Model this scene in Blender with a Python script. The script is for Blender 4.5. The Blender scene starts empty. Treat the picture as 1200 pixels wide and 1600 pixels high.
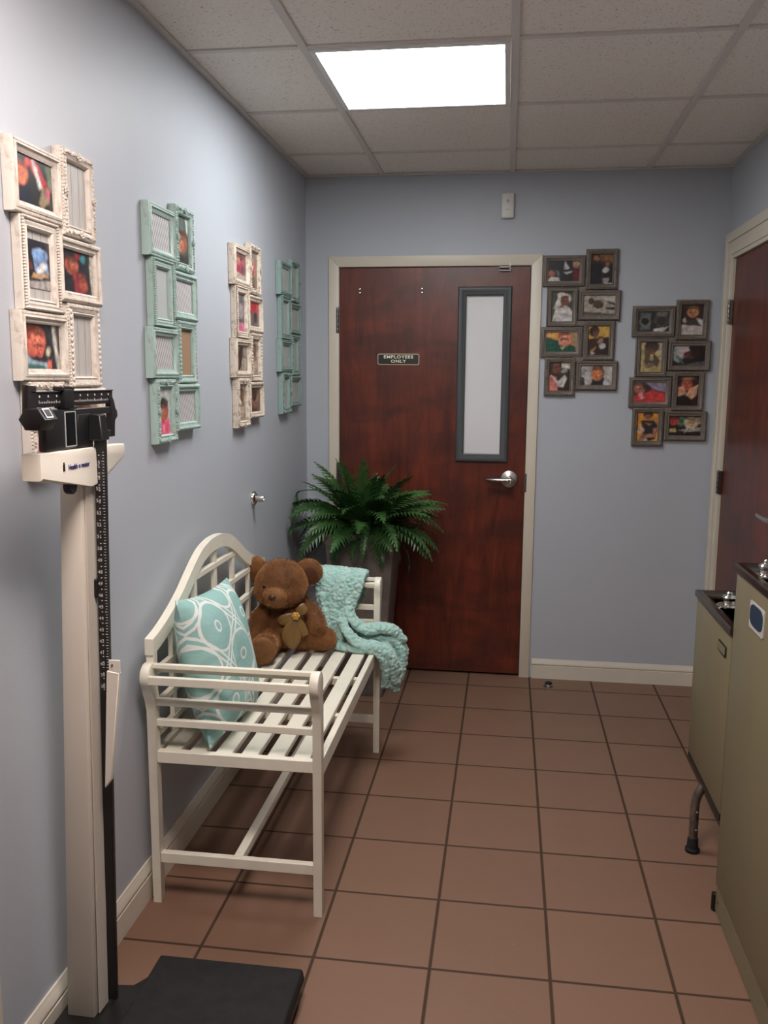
import bpy, bmesh, math, random
from mathutils import Vector, Matrix, noise

# ------------------------------------------------------------------ camera, world, lights, exposure
SC = bpy.context.scene
COL = SC.collection
SC.view_settings.view_transform = 'Standard'
SC.view_settings.look = 'None'
SC.view_settings.gamma = 1.0
SC.view_settings.use_curve_mapping = False
SC.view_settings.exposure = 0.0

cam_d = bpy.data.cameras.new('camera')
cam_d.sensor_fit = 'HORIZONTAL'
cam_d.sensor_width = 36.0
cam_d.lens = 1370.31 / 1200 * 36.0
cam_d.clip_start = 0.02
cam = bpy.data.objects.new('camera', cam_d)
COL.objects.link(cam)
SC.camera = cam
_R = Vector((0.9903264, 0.13856146, 0.00737206))
_U = Vector((-0.02808465, 0.14813052, 0.98856897))
_F = Vector((-0.13588554, 0.97921299, -0.15058901))
M = Matrix((_R, _U, -_F)).transposed().to_4x4()
M.translation = Vector((0.98604, -4.28492, 1.47492))
cam.matrix_world = M

W = 1.955          # room width
H = 2.4207         # ceiling height
YF = -6.2          # wall behind the camera
LIGHT_MAIN = 23.0
LIGHT_REAR = 44.0
world = bpy.data.worlds.new('world')
SC.world = world
world.use_nodes = True
world.node_tree.nodes['Background'].inputs[0].default_value = (0.5, 0.5, 0.5, 1)
world.node_tree.nodes['Background'].inputs[1].default_value = 0.0
try:
    SC.cycles.max_bounces = 10
    SC.cycles.diffuse_bounces = 6
except Exception:
    pass

# ------------------------------------------------------------------ helpers
def lin(c):
    return tuple(((x / 255) / 12.92 if x / 255 <= 0.04045 else ((x / 255 + 0.055) / 1.055) ** 2.4) for x in c)

class NT:
    def __init__(s, m):
        s.t = m.node_tree; s.n = s.t.nodes
        s.b = s.n['Principled BSDF']
    def new(s, k, **kw):
        n = s.n.new(k)
        for a, b in kw.items():
            setattr(n, a, b)
        return n
    def link(s, a, b):
        s.t.links.new(a, b)
    def math(s, op, a, b=None, c=None, clamp=False):
        n = s.n.new('ShaderNodeMath'); n.operation = op; n.use_clamp = clamp
        for i, v in enumerate((a, b, c)):
            if v is None: continue
            if isinstance(v, (int, float)): n.inputs[i].default_value = v
            else: s.link(v, n.inputs[i])
        return n.outputs[0]
    def mix(s, f, a, b):
        n = s.n.new('ShaderNodeMix'); n.data_type = 'RGBA'
        for sock, v in ((n.inputs[0], f), (n.inputs[6], a), (n.inputs[7], b)):
            if isinstance(v, (int, float)): sock.default_value = v
            elif isinstance(v, tuple): sock.default_value = v + (1,) if len(v) == 3 else v
            else: s.link(v, sock)
        return n.outputs[2]
    def noise(s, scale, detail=3, rough=0.5, vec=None, dist=0.0):
        n = s.n.new('ShaderNodeTexNoise')
        n.inputs['Scale'].default_value = scale; n.inputs['Detail'].default_value = detail
        n.inputs['Roughness'].default_value = rough; n.inputs['Distortion'].default_value = dist
        if vec is not None: s.link(vec, n.inputs['Vector'])
        return n.outputs[0]
    def ramp(s, f, lo, hi):
        n = s.n.new('ShaderNodeMapRange'); n.inputs[1].default_value = lo; n.inputs[2].default_value = hi
        s.link(f, n.inputs[0]); return n.outputs[0]
    def coord(s, k='Object'):
        return s.n.new('ShaderNodeTexCoord').outputs[k]
    def mapping(s, vec, scale=(1, 1, 1), rot=(0, 0, 0), loc=(0, 0, 0)):
        n = s.n.new('ShaderNodeMapping'); s.link(vec, n.inputs[0])
        n.inputs['Scale'].default_value = scale; n.inputs['Rotation'].default_value = rot; n.inputs['Location'].default_value = loc
        return n.outputs[0]
    def bump(s, h, strength=0.2, dist=0.01):
        n = s.n.new('ShaderNodeBump'); n.inputs['Strength'].default_value = strength; n.inputs['Distance'].default_value = dist
        s.link(h, n.inputs['Height']); s.link(n.outputs[0], s.b.inputs['Normal'])

def mat(name, col, rough=0.5, metal=0.0, spec=0.5, var=0.0, vscale=6, bump=0.0, bscale=200, sheen=0.0, bdist=0.002):
    m = bpy.data.materials.new(name); m.use_nodes = True
    t = NT(m)
    t.b.inputs['Base Color'].default_value = col + (1,)
    t.b.inputs['Roughness'].default_value = rough
    t.b.inputs['Metallic'].default_value = metal
    t.b.inputs['Specular IOR Level'].default_value = spec
    if sheen:
        t.b.inputs['Sheen Weight'].default_value = sheen
        t.b.inputs['Sheen Tint'].default_value = tuple(min(1, c * 2.5) for c in col) + (1,)
    if var:
        c = t.coord()
        f = t.noise(vscale, 4, 0.6, c)
        f = t.ramp(f, 0.3, 0.7)
        t.link(t.mix(f, tuple(x * (1 - var) for x in col), tuple(min(1, x * (1 + var)) for x in col)), t.b.inputs['Base Color'])
    if bump:
        t.bump(t.noise(bscale, 2, 0.5, t.coord()), bump, bdist)
    return m

MT = {}
MT['wall'] = mat('wall_paint', (0.422, 0.452, 0.494), 0.5, spec=0.35, var=0.02, vscale=1.5, bump=0.25, bscale=260, bdist=0.001)
MT['trim'] = mat('trim_paint', (0.60, 0.55, 0.45), 0.4, var=0.03, vscale=5)
MT['base'] = mat('baseboard_paint', (0.62, 0.58, 0.49), 0.4, var=0.04, vscale=7)
MT['bench'] = mat('bench_paint', (0.74, 0.71, 0.60), 0.38, var=0.05, vscale=14)
MT['benchgap'] = mat('screw_metal', (0.25, 0.2, 0.15), 0.5, 0.8)
MT['chrome'] = mat('chrome', (0.72, 0.71, 0.68), 0.16, 1.0)
MT['satin'] = mat('satin_steel', (0.55, 0.53, 0.50), 0.30, 1.0, bump=0.1, bscale=90)
MT['hinge'] = mat('hinge_metal', (0.20, 0.19, 0.18), 0.35, 1.0)
MT['steeltop'] = mat('stainless_basin', (0.15, 0.13, 0.11), 0.20, 1.0, var=0.15, vscale=10)
MT['olive'] = mat('olive_enamel', (0.190, 0.165, 0.098), 0.42, spec=0.4, var=0.05, vscale=3, bump=0.15, bscale=350, bdist=0.0005)
MT['black'] = mat('black_plastic', (0.010, 0.010, 0.011), 0.42, spec=0.35)
MT['blackmetal'] = mat('black_metal', (0.012, 0.011, 0.011), 0.38, spec=0.5)
MT['rubber'] = mat('black_rubber', (0.012, 0.012, 0.012), 0.75, spec=0.3, var=0.3, vscale=25, bump=0.3, bscale=220)
MT['scalewhite'] = mat('scale_enamel', (0.74, 0.70, 0.61), 0.35, var=0.02)
MT['scalecol'] = mat('scale_column_enamel', (0.60, 0.55, 0.47), 0.4, var=0.02)
MT['whitemark'] = mat('white_marking', (0.6, 0.6, 0.58), 0.5)
MT['blueprint'] = mat('blue_lettering', (0.02, 0.02, 0.14), 0.4)
MT['grayvin'] = mat('grey_window_trim', (0.045, 0.052, 0.055), 0.42)
MT['blind'] = mat('white_film', (0.66, 0.66, 0.67), 0.6, var=0.03, vscale=4)
MT['signblack'] = mat('sign_black', (0.012, 0.012, 0.010), 0.4)
MT['gold'] = mat('sign_gold', (0.62, 0.55, 0.36), 0.45)
MT['signtext'] = mat('sign_lettering', (0.85, 0.80, 0.64), 0.5)
MT['plastic'] = mat('white_plastic', (0.62, 0.61, 0.57), 0.4)
MT['pot'] = mat('grey_planter', (0.165, 0.142, 0.128), 0.6, var=0.35, vscale=9, bump=0.2, bscale=60)
MT['soil'] = mat('dark_moss', (0.012, 0.012, 0.008), 0.9)
MT['badge'] = mat('badge_blue', (0.01, 0.035, 0.07), 0.3)
MT['badgeedge'] = mat('badge_silver', (0.5, 0.5, 0.46), 0.35)
MT['grid'] = mat('ceiling_grid_paint', (0.62, 0.585, 0.55), 0.45)
MT['fixture'] = mat('fixture_white', (0.7, 0.7, 0.7), 0.4)
MT['leg'] = mat('worn_steel_tube', (0.22, 0.19, 0.17), 0.42, 0.8, var=0.4, vscale=40)
MT['ribbon'] = mat('bronze_ribbon', (0.17, 0.095, 0.026), 0.35, sheen=0.5)
MT['ribbonknot'] = mat('gold_ribbon', (0.45, 0.27, 0.05), 0.4, sheen=0.4)
MT['eye'] = mat('black_bead', (0.004, 0.004, 0.004), 0.12)
MT['poisered'] = mat('red_pointer', (0.5, 0.05, 0.03), 0.5)

def mk_glass():
    m = bpy.data.materials.new('clear_plastic'); m.use_nodes = True
    t = NT(m)
    t.b.inputs['Base Color'].default_value = (0.85, 0.88, 0.88, 1)
    t.b.inputs['Roughness'].default_value = 0.05
    t.b.inputs['Transmission Weight'].default_value = 1.0
    t.b.inputs['IOR'].default_value = 1.3
    return m
MT['glass'] = mk_glass()

def mk_emit(name, col, s):
    m = bpy.data.materials.new(name); m.use_nodes = True
    t = NT(m)
    t.b.inputs['Base Color'].default_value = (0.8, 0.8, 0.8, 1)
    t.b.inputs['Emission Color'].default_value = col + (1,)
    t.b.inputs['Emission Strength'].default_value = s
    return m
MT['lamp'] = mk_emit('lamp_diffuser', (0.99, 1.0, 1.0), LIGHT_MAIN)
MT['lamprear'] = mk_emit('lamp_diffuser_warm', (1.0, 0.86, 0.81), LIGHT_REAR)

# floor tiles: grout on a 0.30033 m grid
TILE, TX, TY = 0.30033, 1.13169, -0.46635
def mk_floor():
    m = bpy.data.materials.new('terracotta_tile'); m.use_nodes = True
    t = NT(m); c = t.coord()
    sp = t.new('ShaderNodeSeparateXYZ'); t.link(c, sp.inputs[0])
    def g(o, off):
        u = t.math('DIVIDE', t.math('SUBTRACT', o, off), TILE)
        fr = t.math('FRACT', u)
        d = t.math('MINIMUM', fr, t.math('SUBTRACT', 1.0, fr))
        return d, t.math('FLOOR', u)
    dx, ix = g(sp.outputs[0], TX - 6 * TILE)
    dy, iy = g(sp.outputs[1], TY)
    dm = t.math('MINIMUM', dx, dy)
    grout = t.math('SUBTRACT', 1.0, t.ramp(dm, 0.010, 0.018), clamp=True)
    cb = t.new('ShaderNodeCombineXYZ'); t.link(ix, cb.inputs[0]); t.link(iy, cb.inputs[1])
    wn = t.new('ShaderNodeTexWhiteNoise'); t.link(cb.outputs[0], wn.inputs['Vector'])
    n1 = t.noise(420, 2, 0.7, c); n2 = t.noise(5, 4, 0.6, c)
    a = t.mix(wn.outputs['Value'], (0.182, 0.101, 0.064), (0.207, 0.117, 0.075))
    b = t.mix(t.ramp(n1, 0.30, 0.70), (0.142, 0.078, 0.050), (0.240, 0.138, 0.092))
    a = t.mix(0.5, a, b)
    a = t.mix(t.math('MULTIPLY', t.ramp(n2, 0.35, 0.75), 0.30), a, (0.17, 0.096, 0.062))
    # dried mop streak / residue specks
    n3 = t.noise(38, 3, 0.5, c)
    spk = t.math('MULTIPLY', t.ramp(n3, 0.74, 0.78), 0.5)
    a = t.mix(spk, a, (0.27, 0.19, 0.135))
    col = t.mix(grout, a, (0.045, 0.022, 0.009))
    t.link(col, t.b.inputs['Base Color'])
    r = t.math('ADD', 0.42, t.math('MULTIPLY', n2, 0.16))
    t.link(t.math('ADD', r, t.math('MULTIPLY', grout, 0.3), clamp=True), t.b.inputs['Roughness'])
    t.b.inputs['Specular IOR Level'].default_value = 0.45
    hgt = t.math('ADD', t.math('MULTIPLY', grout, -1.0), t.math('MULTIPLY', n1, 0.12))
    t.bump(hgt, 0.5, 0.002)
    return m
MT['floor'] = mk_floor()

def mk_ceiling():
    m = bpy.data.materials.new('acoustic_tile'); m.use_nodes = True
    t = NT(m); c = t.coord()
    n = t.noise(120, 2, 0.6, c); n2 = t.noise(60, 3, 0.6, c)
    pits = t.ramp(n, 0.63, 0.67)
    col = t.mix(t.math('MULTIPLY', pits, 0.6), (0.82, 0.77, 0.71), (0.26, 0.23, 0.20))
    col = t.mix(t.math('MULTIPLY', t.ramp(n2, 0.4, 0.8), 0.12), col, (0.5, 0.46, 0.42))
    t.link(col, t.b.inputs['Base Color'])
    t.b.inputs['Roughness'].default_value = 0.85
    t.bump(t.math('MULTIPLY', pits, -1.0), 0.4, 0.003)
    return m
MT['ceiling'] = mk_ceiling()

def mk_door():
    m = bpy.data.materials.new('mahogany_veneer'); m.use_nodes = True
    t = NT(m); c = t.coord()
    v = t.mapping(c, (9, 9, 1.1))
    n = t.noise(1.6, 6, 0.62, v, 1.2)
    n2 = t.noise(2.4, 3, 0.5, t.mapping(c, (1.6, 1.6, 3.2)), 0.8)
    n3 = t.noise(30, 4, 0.7, t.mapping(c, (6, 6, 0.35)))
    a = t.mix(t.ramp(n, 0.32, 0.70), (0.060, 0.0105, 0.0050), (0.165, 0.028, 0.012))
    a = t.mix(t.math('MULTIPLY', t.ramp(n2, 0.40, 0.66), 0.72), a, (0.040, 0.009, 0.006))
    a = t.mix(t.math('MULTIPLY', t.ramp(n3, 0.45, 0.8), 0.25), a, (0.20, 0.045, 0.02))
    t.link(a, t.b.inputs['Base Color'])
    t.b.inputs['Roughness'].default_value = 0.36
    t.b.inputs['Specular IOR Level'].default_value = 0.5
    return m
MT['door'] = mk_door()

def mk_worn(name, col, wear, amt=0.5, scale=22):
    m = bpy.data.materials.new(name); m.use_nodes = True
    t = NT(m); c = t.coord()
    n = t.noise(scale, 5, 0.7, c, 0.6)
    n2 = t.noise(scale * 5, 3, 0.6, t.mapping(c, (1, 1, 0.25)))
    f = t.math('MULTIPLY', t.ramp(t.math('ADD', t.math('MULTIPLY', n, 0.65), t.math('MULTIPLY', n2, 0.35)), 0.50, 0.66), amt)
    t.link(t.mix(f, col, wear), t.b.inputs['Base Color'])
    t.b.inputs['Roughness'].default_value = 0.55
    t.bump(n2, 0.25, 0.002)
    return m
MT['worn_white'] = mk_worn('whitewashed_wood', (0.62, 0.57, 0.50), (0.28, 0.20, 0.15), 0.75)
MT['worn_cream'] = mk_worn('chipped_cream_wood', (0.62, 0.54, 0.45), (0.16, 0.095, 0.06), 0.95, 34)
MT['worn_aqua'] = mk_worn('distressed_aqua_wood', (0.35, 0.48, 0.44), (0.24, 0.20, 0.15), 0.75)
MT['worn_sage'] = mk_worn('dusty_sage_wood', (0.21, 0.30, 0.275), (0.13, 0.13, 0.115), 0.55)
MT['worn_taupe'] = mk_worn('taupe_wood', (0.140, 0.118, 0.098), (0.24, 0.20, 0.16), 0.50)

def mk_photo():
    m = bpy.data.materials.new('photo_print'); m.use_nodes = True
    t = NT(m)
    at = t.new('ShaderNodeAttribute'); at.attribute_name = 'Col'
    c = t.coord()
    n = t.noise(110, 3, 0.6, c)
    t.link(t.mix(t.math('MULTIPLY', t.ramp(n, 0.35, 0.75), 0.30), at.outputs['Color'], (0.03, 0.025, 0.025)), t.b.inputs['Base Color'])
    t.b.inputs['Roughness'].default_value = 0.28
    return m
MT['photo'] = mk_photo()

def mk_plank():
    m = bpy.data.materials.new('grey_plank_card'); m.use_nodes = True
    t = NT(m); c = t.coord()
    sp = t.new('ShaderNodeSeparateXYZ'); t.link(c, sp.inputs[0])
    fr = t.math('FRACT', t.math('DIVIDE', sp.outputs[0], 0.034))
    ln = t.math('LESS_THAN', fr, 0.05)
    n = t.noise(50, 4, 0.6, t.mapping(c, (3, 3, 0.25)))
    a = t.mix(t.ramp(n, 0.35, 0.7), (0.48, 0.46, 0.43), (0.36, 0.35, 0.33))
    t.link(t.mix(ln, a, (0.16, 0.15, 0.14)), t.b.inputs['Base Color'])
    return m
def mk_stripe():
    m = bpy.data.materials.new('diagonal_stripe_card'); m.use_nodes = True
    t = NT(m); c = t.coord()
    sp = t.new('ShaderNodeSeparateXYZ'); t.link(c, sp.inputs[0])
    d = t.math('ADD', sp.outputs[0], t.math('MULTIPLY', sp.outputs[2], 0.45))
    fr = t.math('FRACT', t.math('DIVIDE', t.math('ADD', d, 1.0), 0.0135))
    t.link(t.mix(t.math('LESS_THAN', fr, 0.38), (0.55, 0.54, 0.54), (0.22, 0.20, 0.20)), t.b.inputs['Base Color'])
    return m
MT['plank'] = mk_plank(); MT['stripe'] = mk_stripe()
MT['greycard'] = mat('grey_card', (0.40, 0.42, 0.41), 0.6)
MT['browncard'] = mat('brown_card', (0.30, 0.19, 0.11), 0.7)

def mk_leaf():
    m = bpy.data.materials.new('fern_leaf'); m.use_nodes = True
    t = NT(m); c = t.coord()
    n = t.noise(9, 3, 0.6, c); n2 = t.noise(70, 2, 0.5, c)
    a = t.mix(t.ramp(n, 0.3, 0.7), (0.010, 0.038, 0.010), (0.046, 0.125, 0.028))
    a = t.mix(t.math('MULTIPLY', t.ramp(n2, 0.5, 0.8), 0.3), a, (0.07, 0.16, 0.05))
    t.link(a, t.b.inputs['Base Color'])
    t.b.inputs['Roughness'].default_value = 0.42
    t.b.inputs['Specular IOR Level'].default_value = 0.4
    return m
MT['leaf'] = mk_leaf()

def mk_fur(name, c1, c2, scale=40):
    m = bpy.data.materials.new(name); m.use_nodes = True
    t = NT(m); c = t.coord()
    n = t.noise(scale, 4, 0.7, c); n2 = t.noise(9, 3, 0.5, c)
    f = t.math('ADD', t.math('MULTIPLY', n, 0.5), t.math('MULTIPLY', n2, 0.5))
    t.link(t.mix(t.ramp(f, 0.35, 0.65), c1, c2), t.b.inputs['Base Color'])
    t.b.inputs['Roughness'].default_value = 0.75
    t.b.inputs['Sheen Weight'].default_value = 0.8
    t.b.inputs['Sheen Tint'].default_value = (0.85, 0.42, 0.20, 1)
    t.b.inputs['Specular IOR Level'].default_value = 0.2
    return m
MT['fur'] = mk_fur('brown_plush', (0.055, 0.020, 0.007), (0.20, 0.085, 0.028))
MT['furlight'] = mk_fur('tan_plush', (0.12, 0.055, 0.020), (0.25, 0.125, 0.050))
MT['furmid'] = mk_fur('mid_brown_plush', (0.10, 0.042, 0.014), (0.23, 0.108, 0.040))
MT['furdark'] = mk_fur('dark_brown_plush', (0.035, 0.012, 0.006), (0.08, 0.028, 0.012))
MT['nose'] = mat('bear_nose', (0.035, 0.012, 0.006), 0.4)

def mk_blanket():
    m = bpy.data.materials.new('aqua_fleece'); m.use_nodes = True
    t = NT(m); c = t.coord()
    vo = t.new('ShaderNodeTexVoronoi'); vo.inputs['Scale'].default_value = 75; t.link(c, vo.inputs['Vector'])
    d = vo.outputs['Distance']
    n = t.noise(30, 3, 0.6, c)
    a = t.mix(t.ramp(n, 0.3, 0.7), (0.28, 0.49, 0.44), (0.42, 0.61, 0.56))
    t.link(a, t.b.inputs['Base Color'])
    t.b.inputs['Roughness'].default_value = 0.9
    t.b.inputs['Sheen Weight'].default_value = 0.4
    t.b.inputs['Specular IOR Level'].default_value = 0.15
    t.bump(t.math('MULTIPLY', d, -1.0), 0.9, 0.006)
    return m
MT['blanket'] = mk_blanket()

def mk_pillow():
    m = bpy.data.materials.new('aqua_lattice_print'); m.use_nodes = True
    t = NT(m); c = t.coord()
    sp = t.new('ShaderNodeSeparateXYZ'); t.link(c, sp.inputs[0])
    X, Y = sp.outputs[0], sp.outputs[1]
    def lat(v, off, p):
        return t.math('MULTIPLY', t.math('SUBTRACT', t.math('FRACT', t.math('ADD', t.math('DIVIDE', v, p), off)), 0.5), p)
    def ring(ox, oy, p, r, w):
        a = lat(X, ox, p); b = lat(Y, oy, p)
        l = t.math('SQRT', t.math('ADD', t.math('MULTIPLY', a, a), t.math('MULTIPLY', b, b)))
        return t.math('LESS_THAN', t.math('ABSOLUTE', t.math('SUBTRACT', l, r)), w)
    def diag(sgn, p, off, w):
        u = t.math('MULTIPLY', t.math('ADD', X, t.math('MULTIPLY', Y, sgn)), 0.7071)
        a = t.math('ABSOLUTE', lat(u, off, p))
        return t.math('LESS_THAN', a, w)
    P = 0.215
    parts = [ring(0.0, 0.0, P, 0.072, 0.0038), ring(0.5, 0.5, P, 0.072, 0.0038), ring(0.5, 0.5, P, 0.015, 0.0034), ring(0, 0, P, 0.015, 0.0034),
             diag(1, P * 0.7071, 0.05, 0.0034), diag(-1, P * 0.7071, 0.05, 0.0034), diag(1, P * 0.7071, -0.05, 0.0034), diag(-1, P * 0.7071, -0.05, 0.0034)]
    f = parts[0]
    for q in parts[1:]:
        f = t.math('MAXIMUM', f, q)
    n = t.noise(300, 2, 0.5, c)
    base = t.mix(n, (0.245, 0.44, 0.415), (0.31, 0.52, 0.49))
    t.link(t.mix(f, base, (0.68, 0.72, 0.69)), t.b.inputs['Base Color'])
    t.b.inputs['Roughness'].default_value = 0.85
    t.b.inputs['Specular IOR Level'].default_value = 0.2
    n4 = t.noise(9, 3, 0.5, t.mapping(c, (1, 2.2, 1)))
    t.bump(n4, 0.35, 0.02)
    return m
MT['pillow'] = mk_pillow()

# ---- mesh helpers
def V(*a): return Vector(a)
def box(bm, p0, p1, bev=0.0, mi=0, seg=1):
    x0, y0, z0 = p0; x1, y1, z1 = p1
    vs = [bm.verts.new(p) for p in ((x0, y0, z0), (x1, y0, z0), (x1, y1, z0), (x0, y1, z0), (x0, y0, z1), (x1, y0, z1), (x1, y1, z1), (x0, y1, z1))]
    fs = [bm.faces.new([vs[i] for i in f]) for f in ((0, 3, 2, 1), (4, 5, 6, 7), (0, 1, 5, 4), (1, 2, 6, 5), (2, 3, 7, 6), (3, 0, 4, 7))]
    for f in fs: f.material_index = mi
    if bev > 0:
        es = list({e for f in fs for e in f.edges})
        r = bmesh.ops.bevel(bm, geom=es, offset=bev, segments=seg, profile=0.5, affect='EDGES')
        for f in r['faces']: f.material_index = mi
def hexa(bm, pts, bev=0.0, mi=0, seg=1):
    """8 corner points: bottom 4 then top 4"""
    vs = [bm.verts.new(p) for p in pts]
    fs = [bm.faces.new([vs[i] for i in f]) for f in ((0, 3, 2, 1), (4, 5, 6, 7), (0, 1, 5, 4), (1, 2, 6, 5), (2, 3, 7, 6), (3, 0, 4, 7))]
    for f in fs: f.material_index = mi
    if bev > 0:
        es = list({e for f in fs for e in f.edges})
        r = bmesh.ops.bevel(bm, geom=es, offset=bev, segments=seg, profile=0.5, affect='EDGES')
        for f in r['faces']: f.material_index = mi
def prism(bm, pts, axis, a, b, bev=0.0, mi=0):
    """2D outline extruded along axis from a to b"""
    def P(p, t):
        if axis == 'x': return (t, p[0], p[1])
        if axis == 'y': return (p[0], t, p[1])
        return (p[0], p[1], t)
    v0 = [bm.verts.new(P(p, a)) for p in pts]; v1 = [bm.verts.new(P(p, b)) for p in pts]
    n = len(pts); fs = [bm.faces.new(v0[::-1]), bm.faces.new(v1)]
    for i in range(n):
        fs.append(bm.faces.new((v0[i], v0[(i + 1) % n], v1[(i + 1) % n], v1[i])))
    for f in fs: f.material_index = mi
    if bev > 0:
        es = list({e for f in fs[:2] for e in f.edges})
        r = bmesh.ops.bevel(bm, geom=es, offset=bev, segments=2, profile=0.5, affect='EDGES')
        for f in r['faces']: f.material_index = mi
def tube(bm, pts, r, n=12, cap=True, mi=0, squash=None):
    pts = [Vector(p) for p in pts]
    rs = r if isinstance(r, (list, tuple)) else [r] * len(pts)
    rings = []; up = None
    for i, p in enumerate(pts):
        d = (pts[min(i + 1, len(pts) - 1)] - pts[max(i - 1, 0)]).normalized()
        if up is None:
            up = Vector((0, 0, 1)) if abs(d.z) < 0.9 else Vector((1, 0, 0))
        s = d.cross(up).normalized(); up = s.cross(d).normalized()
        k = squash or 1.0
        rings.append([bm.verts.new(p + (s * math.cos(a) + up * math.sin(a) * k) * rs[i]) for a in [2 * math.pi * j / n for j in range(n)]])
    fs = []
    for a, b in zip(rings, rings[1:]):
        for j in range(n):
            fs.append(bm.faces.new((a[j], a[(j + 1) % n], b[(j + 1) % n], b[j])))
    if cap:
        fs.append(bm.faces.new(rings[0][::-1])); fs.append(bm.faces.new(rings[-1]))
    for f in fs: f.material_index = mi
def lathe(bm, prof, n=32, c=(0, 0, 0), axis='z', mi=0):
    """prof: (radius, height) list"""
    def P(r, h, a):
        x, y = r * math.cos(a), r * math.sin(a)
        if axis == 'z': q = (x, y, h)
        elif axis == 'x': q = (h, x, y)
        else: q = (x, h, y)
        return (q[0] + c[0], q[1] + c[1], q[2] + c[2])
    rings = []
    for r, h in prof:
        if r < 1e-6: rings.append([bm.verts.new(P(0, h, 0))])
        else: rings.append([bm.verts.new(P(r, h, 2 * math.pi * j / n)) for j in range(n)])
    for a, b in zip(rings, rings[1:]):
        for j in range(n):
            k = (j + 1) % n
            if len(a) == 1 and len(b) == 1: continue
            if len(a) == 1: f = bm.faces.new((a[0], b[k], b[j]))
            elif len(b) == 1: f = bm.faces.new((a[j], a[k], b[0]))
            else: f = bm.faces.new((a[j], a[k], b[k], b[j]))
            f.material_index = mi
    if len(rings[0]) > 1: bm.faces.new(rings[0][::-1]).material_index = mi
    if len(rings[-1]) > 1: bm.faces.new(rings[-1]).material_index = mi
def ell(bm, c, r, rot=None, sub=3, mi=0):
    m = Matrix.Translation(Vector(c))
    if rot: m = m @ rot.to_4x4()
    m = m @ Matrix.Diagonal((r[0], r[1], r[2], 1))
    n0 = len(bm.faces)
    bmesh.ops.create_icosphere(bm, subdivisions=sub, radius=1, matrix=m)
    bm.faces.ensure_lookup_table()
    for f in bm.faces[n0:]: f.material_index = mi

def obj(name, bm, m, parent=None, smooth=35, loc=None):
    bmesh.ops.recalc_face_normals(bm, faces=bm.faces[:])
    me = bpy.data.meshes.new(name)
    bm.to_mesh(me); bm.free()
    for x in (m if isinstance(m, (list, tuple)) else [m]):
        me.materials.append(x)
    if smooth:
        me.polygons.foreach_set('use_smooth', [True] * len(me.polygons))
        me.set_sharp_from_angle(angle=math.radians(smooth))
    o = bpy.data.objects.new(name, me)
    COL.objects.link(o)
    if parent: o.parent = parent
    if loc: o.location = loc
    return o
def B(): return bmesh.new()
def part(name, m, parent, fn, smooth=35, label=None, loc=None):
    bm = B(); fn(bm); o = obj(name, bm, m, parent, smooth, loc)
    if label: o['label'] = label
    return o
def tag(o, label, cat, group=None):
    o['label'] = label; o['category'] = cat
    if group: o['group'] = group
    return o
def thing(name, label, cat, loc=(0, 0, 0), rz=0, group=None):
    o = bpy.data.objects.new(name, None); COL.objects.link(o)
    o.empty_display_size = 0.05
    o.location = loc; o.rotation_euler = (0, 0, rz)
    return tag(o, label, cat, group)
def struct(name, m, fn, parent=None, smooth=35):
    bm = B(); fn(bm); o = obj(name, bm, m, parent, smooth)
    if parent is None: o['kind'] = 'structure'
    return o
def text_mesh(name, body, size, m, parent, loc, rot, align='CENTER', ext=0.0004, spacing=1.0, line=0.75, offset=0.0):
    cu = bpy.data.curves.new(name, 'FONT')
    cu.body = body; cu.size = size; cu.align_x = align; cu.align_y = 'CENTER'; cu.extrude = ext
    cu.space_character = spacing; cu.space_line = line; cu.offset = offset; cu.resolution_u = 3
    t = bpy.data.objects.new('tmp', cu); COL.objects.link(t)
    dg = bpy.context.evaluated_depsgraph_get()
    me = bpy.data.meshes.new_from_object(t.evaluated_get(dg))
    me.name = name
    bpy.data.objects.remove(t)
    me.materials.clear(); me.materials.append(m)
    o = bpy.data.objects.new(name, me); COL.objects.link(o)
    o.parent = parent; o.location = loc; o.rotation_euler = rot
    return o
def evaluated(bm, mods, name='tmp'):
    """apply modifiers to a bmesh and give back a new bmesh"""
    me = bpy.data.meshes.new(name); bm.to_mesh(me); bm.free()
    o = bpy.data.objects.new(name, me); COL.objects.link(o)
    for kind, kw in mods:
        md = o.modifiers.new(kind, kind)
        for a, b in kw.items(): setattr(md, a, b)
    dg = bpy.context.evaluated_depsgraph_get()
    me2 = bpy.data.meshes.new_from_object(o.evaluated_get(dg))
    bpy.data.objects.remove(o)
    out = bmesh.new(); out.from_mesh(me2); bpy.data.meshes.remove(me2)
    return out
PI = math.pi

# ------------------------------------------------------------------ room shell
struct('floor', MT['floor'], lambda bm: box(bm, (-0.1, YF - 0.1, -0.08), (W + 0.1, 0.12, 0)))
struct('ceiling', MT['ceiling'], lambda bm: box(bm, (-0.1, YF - 0.1, H + 0.006), (W + 0.1, 0.12, H + 0.08)))

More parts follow.
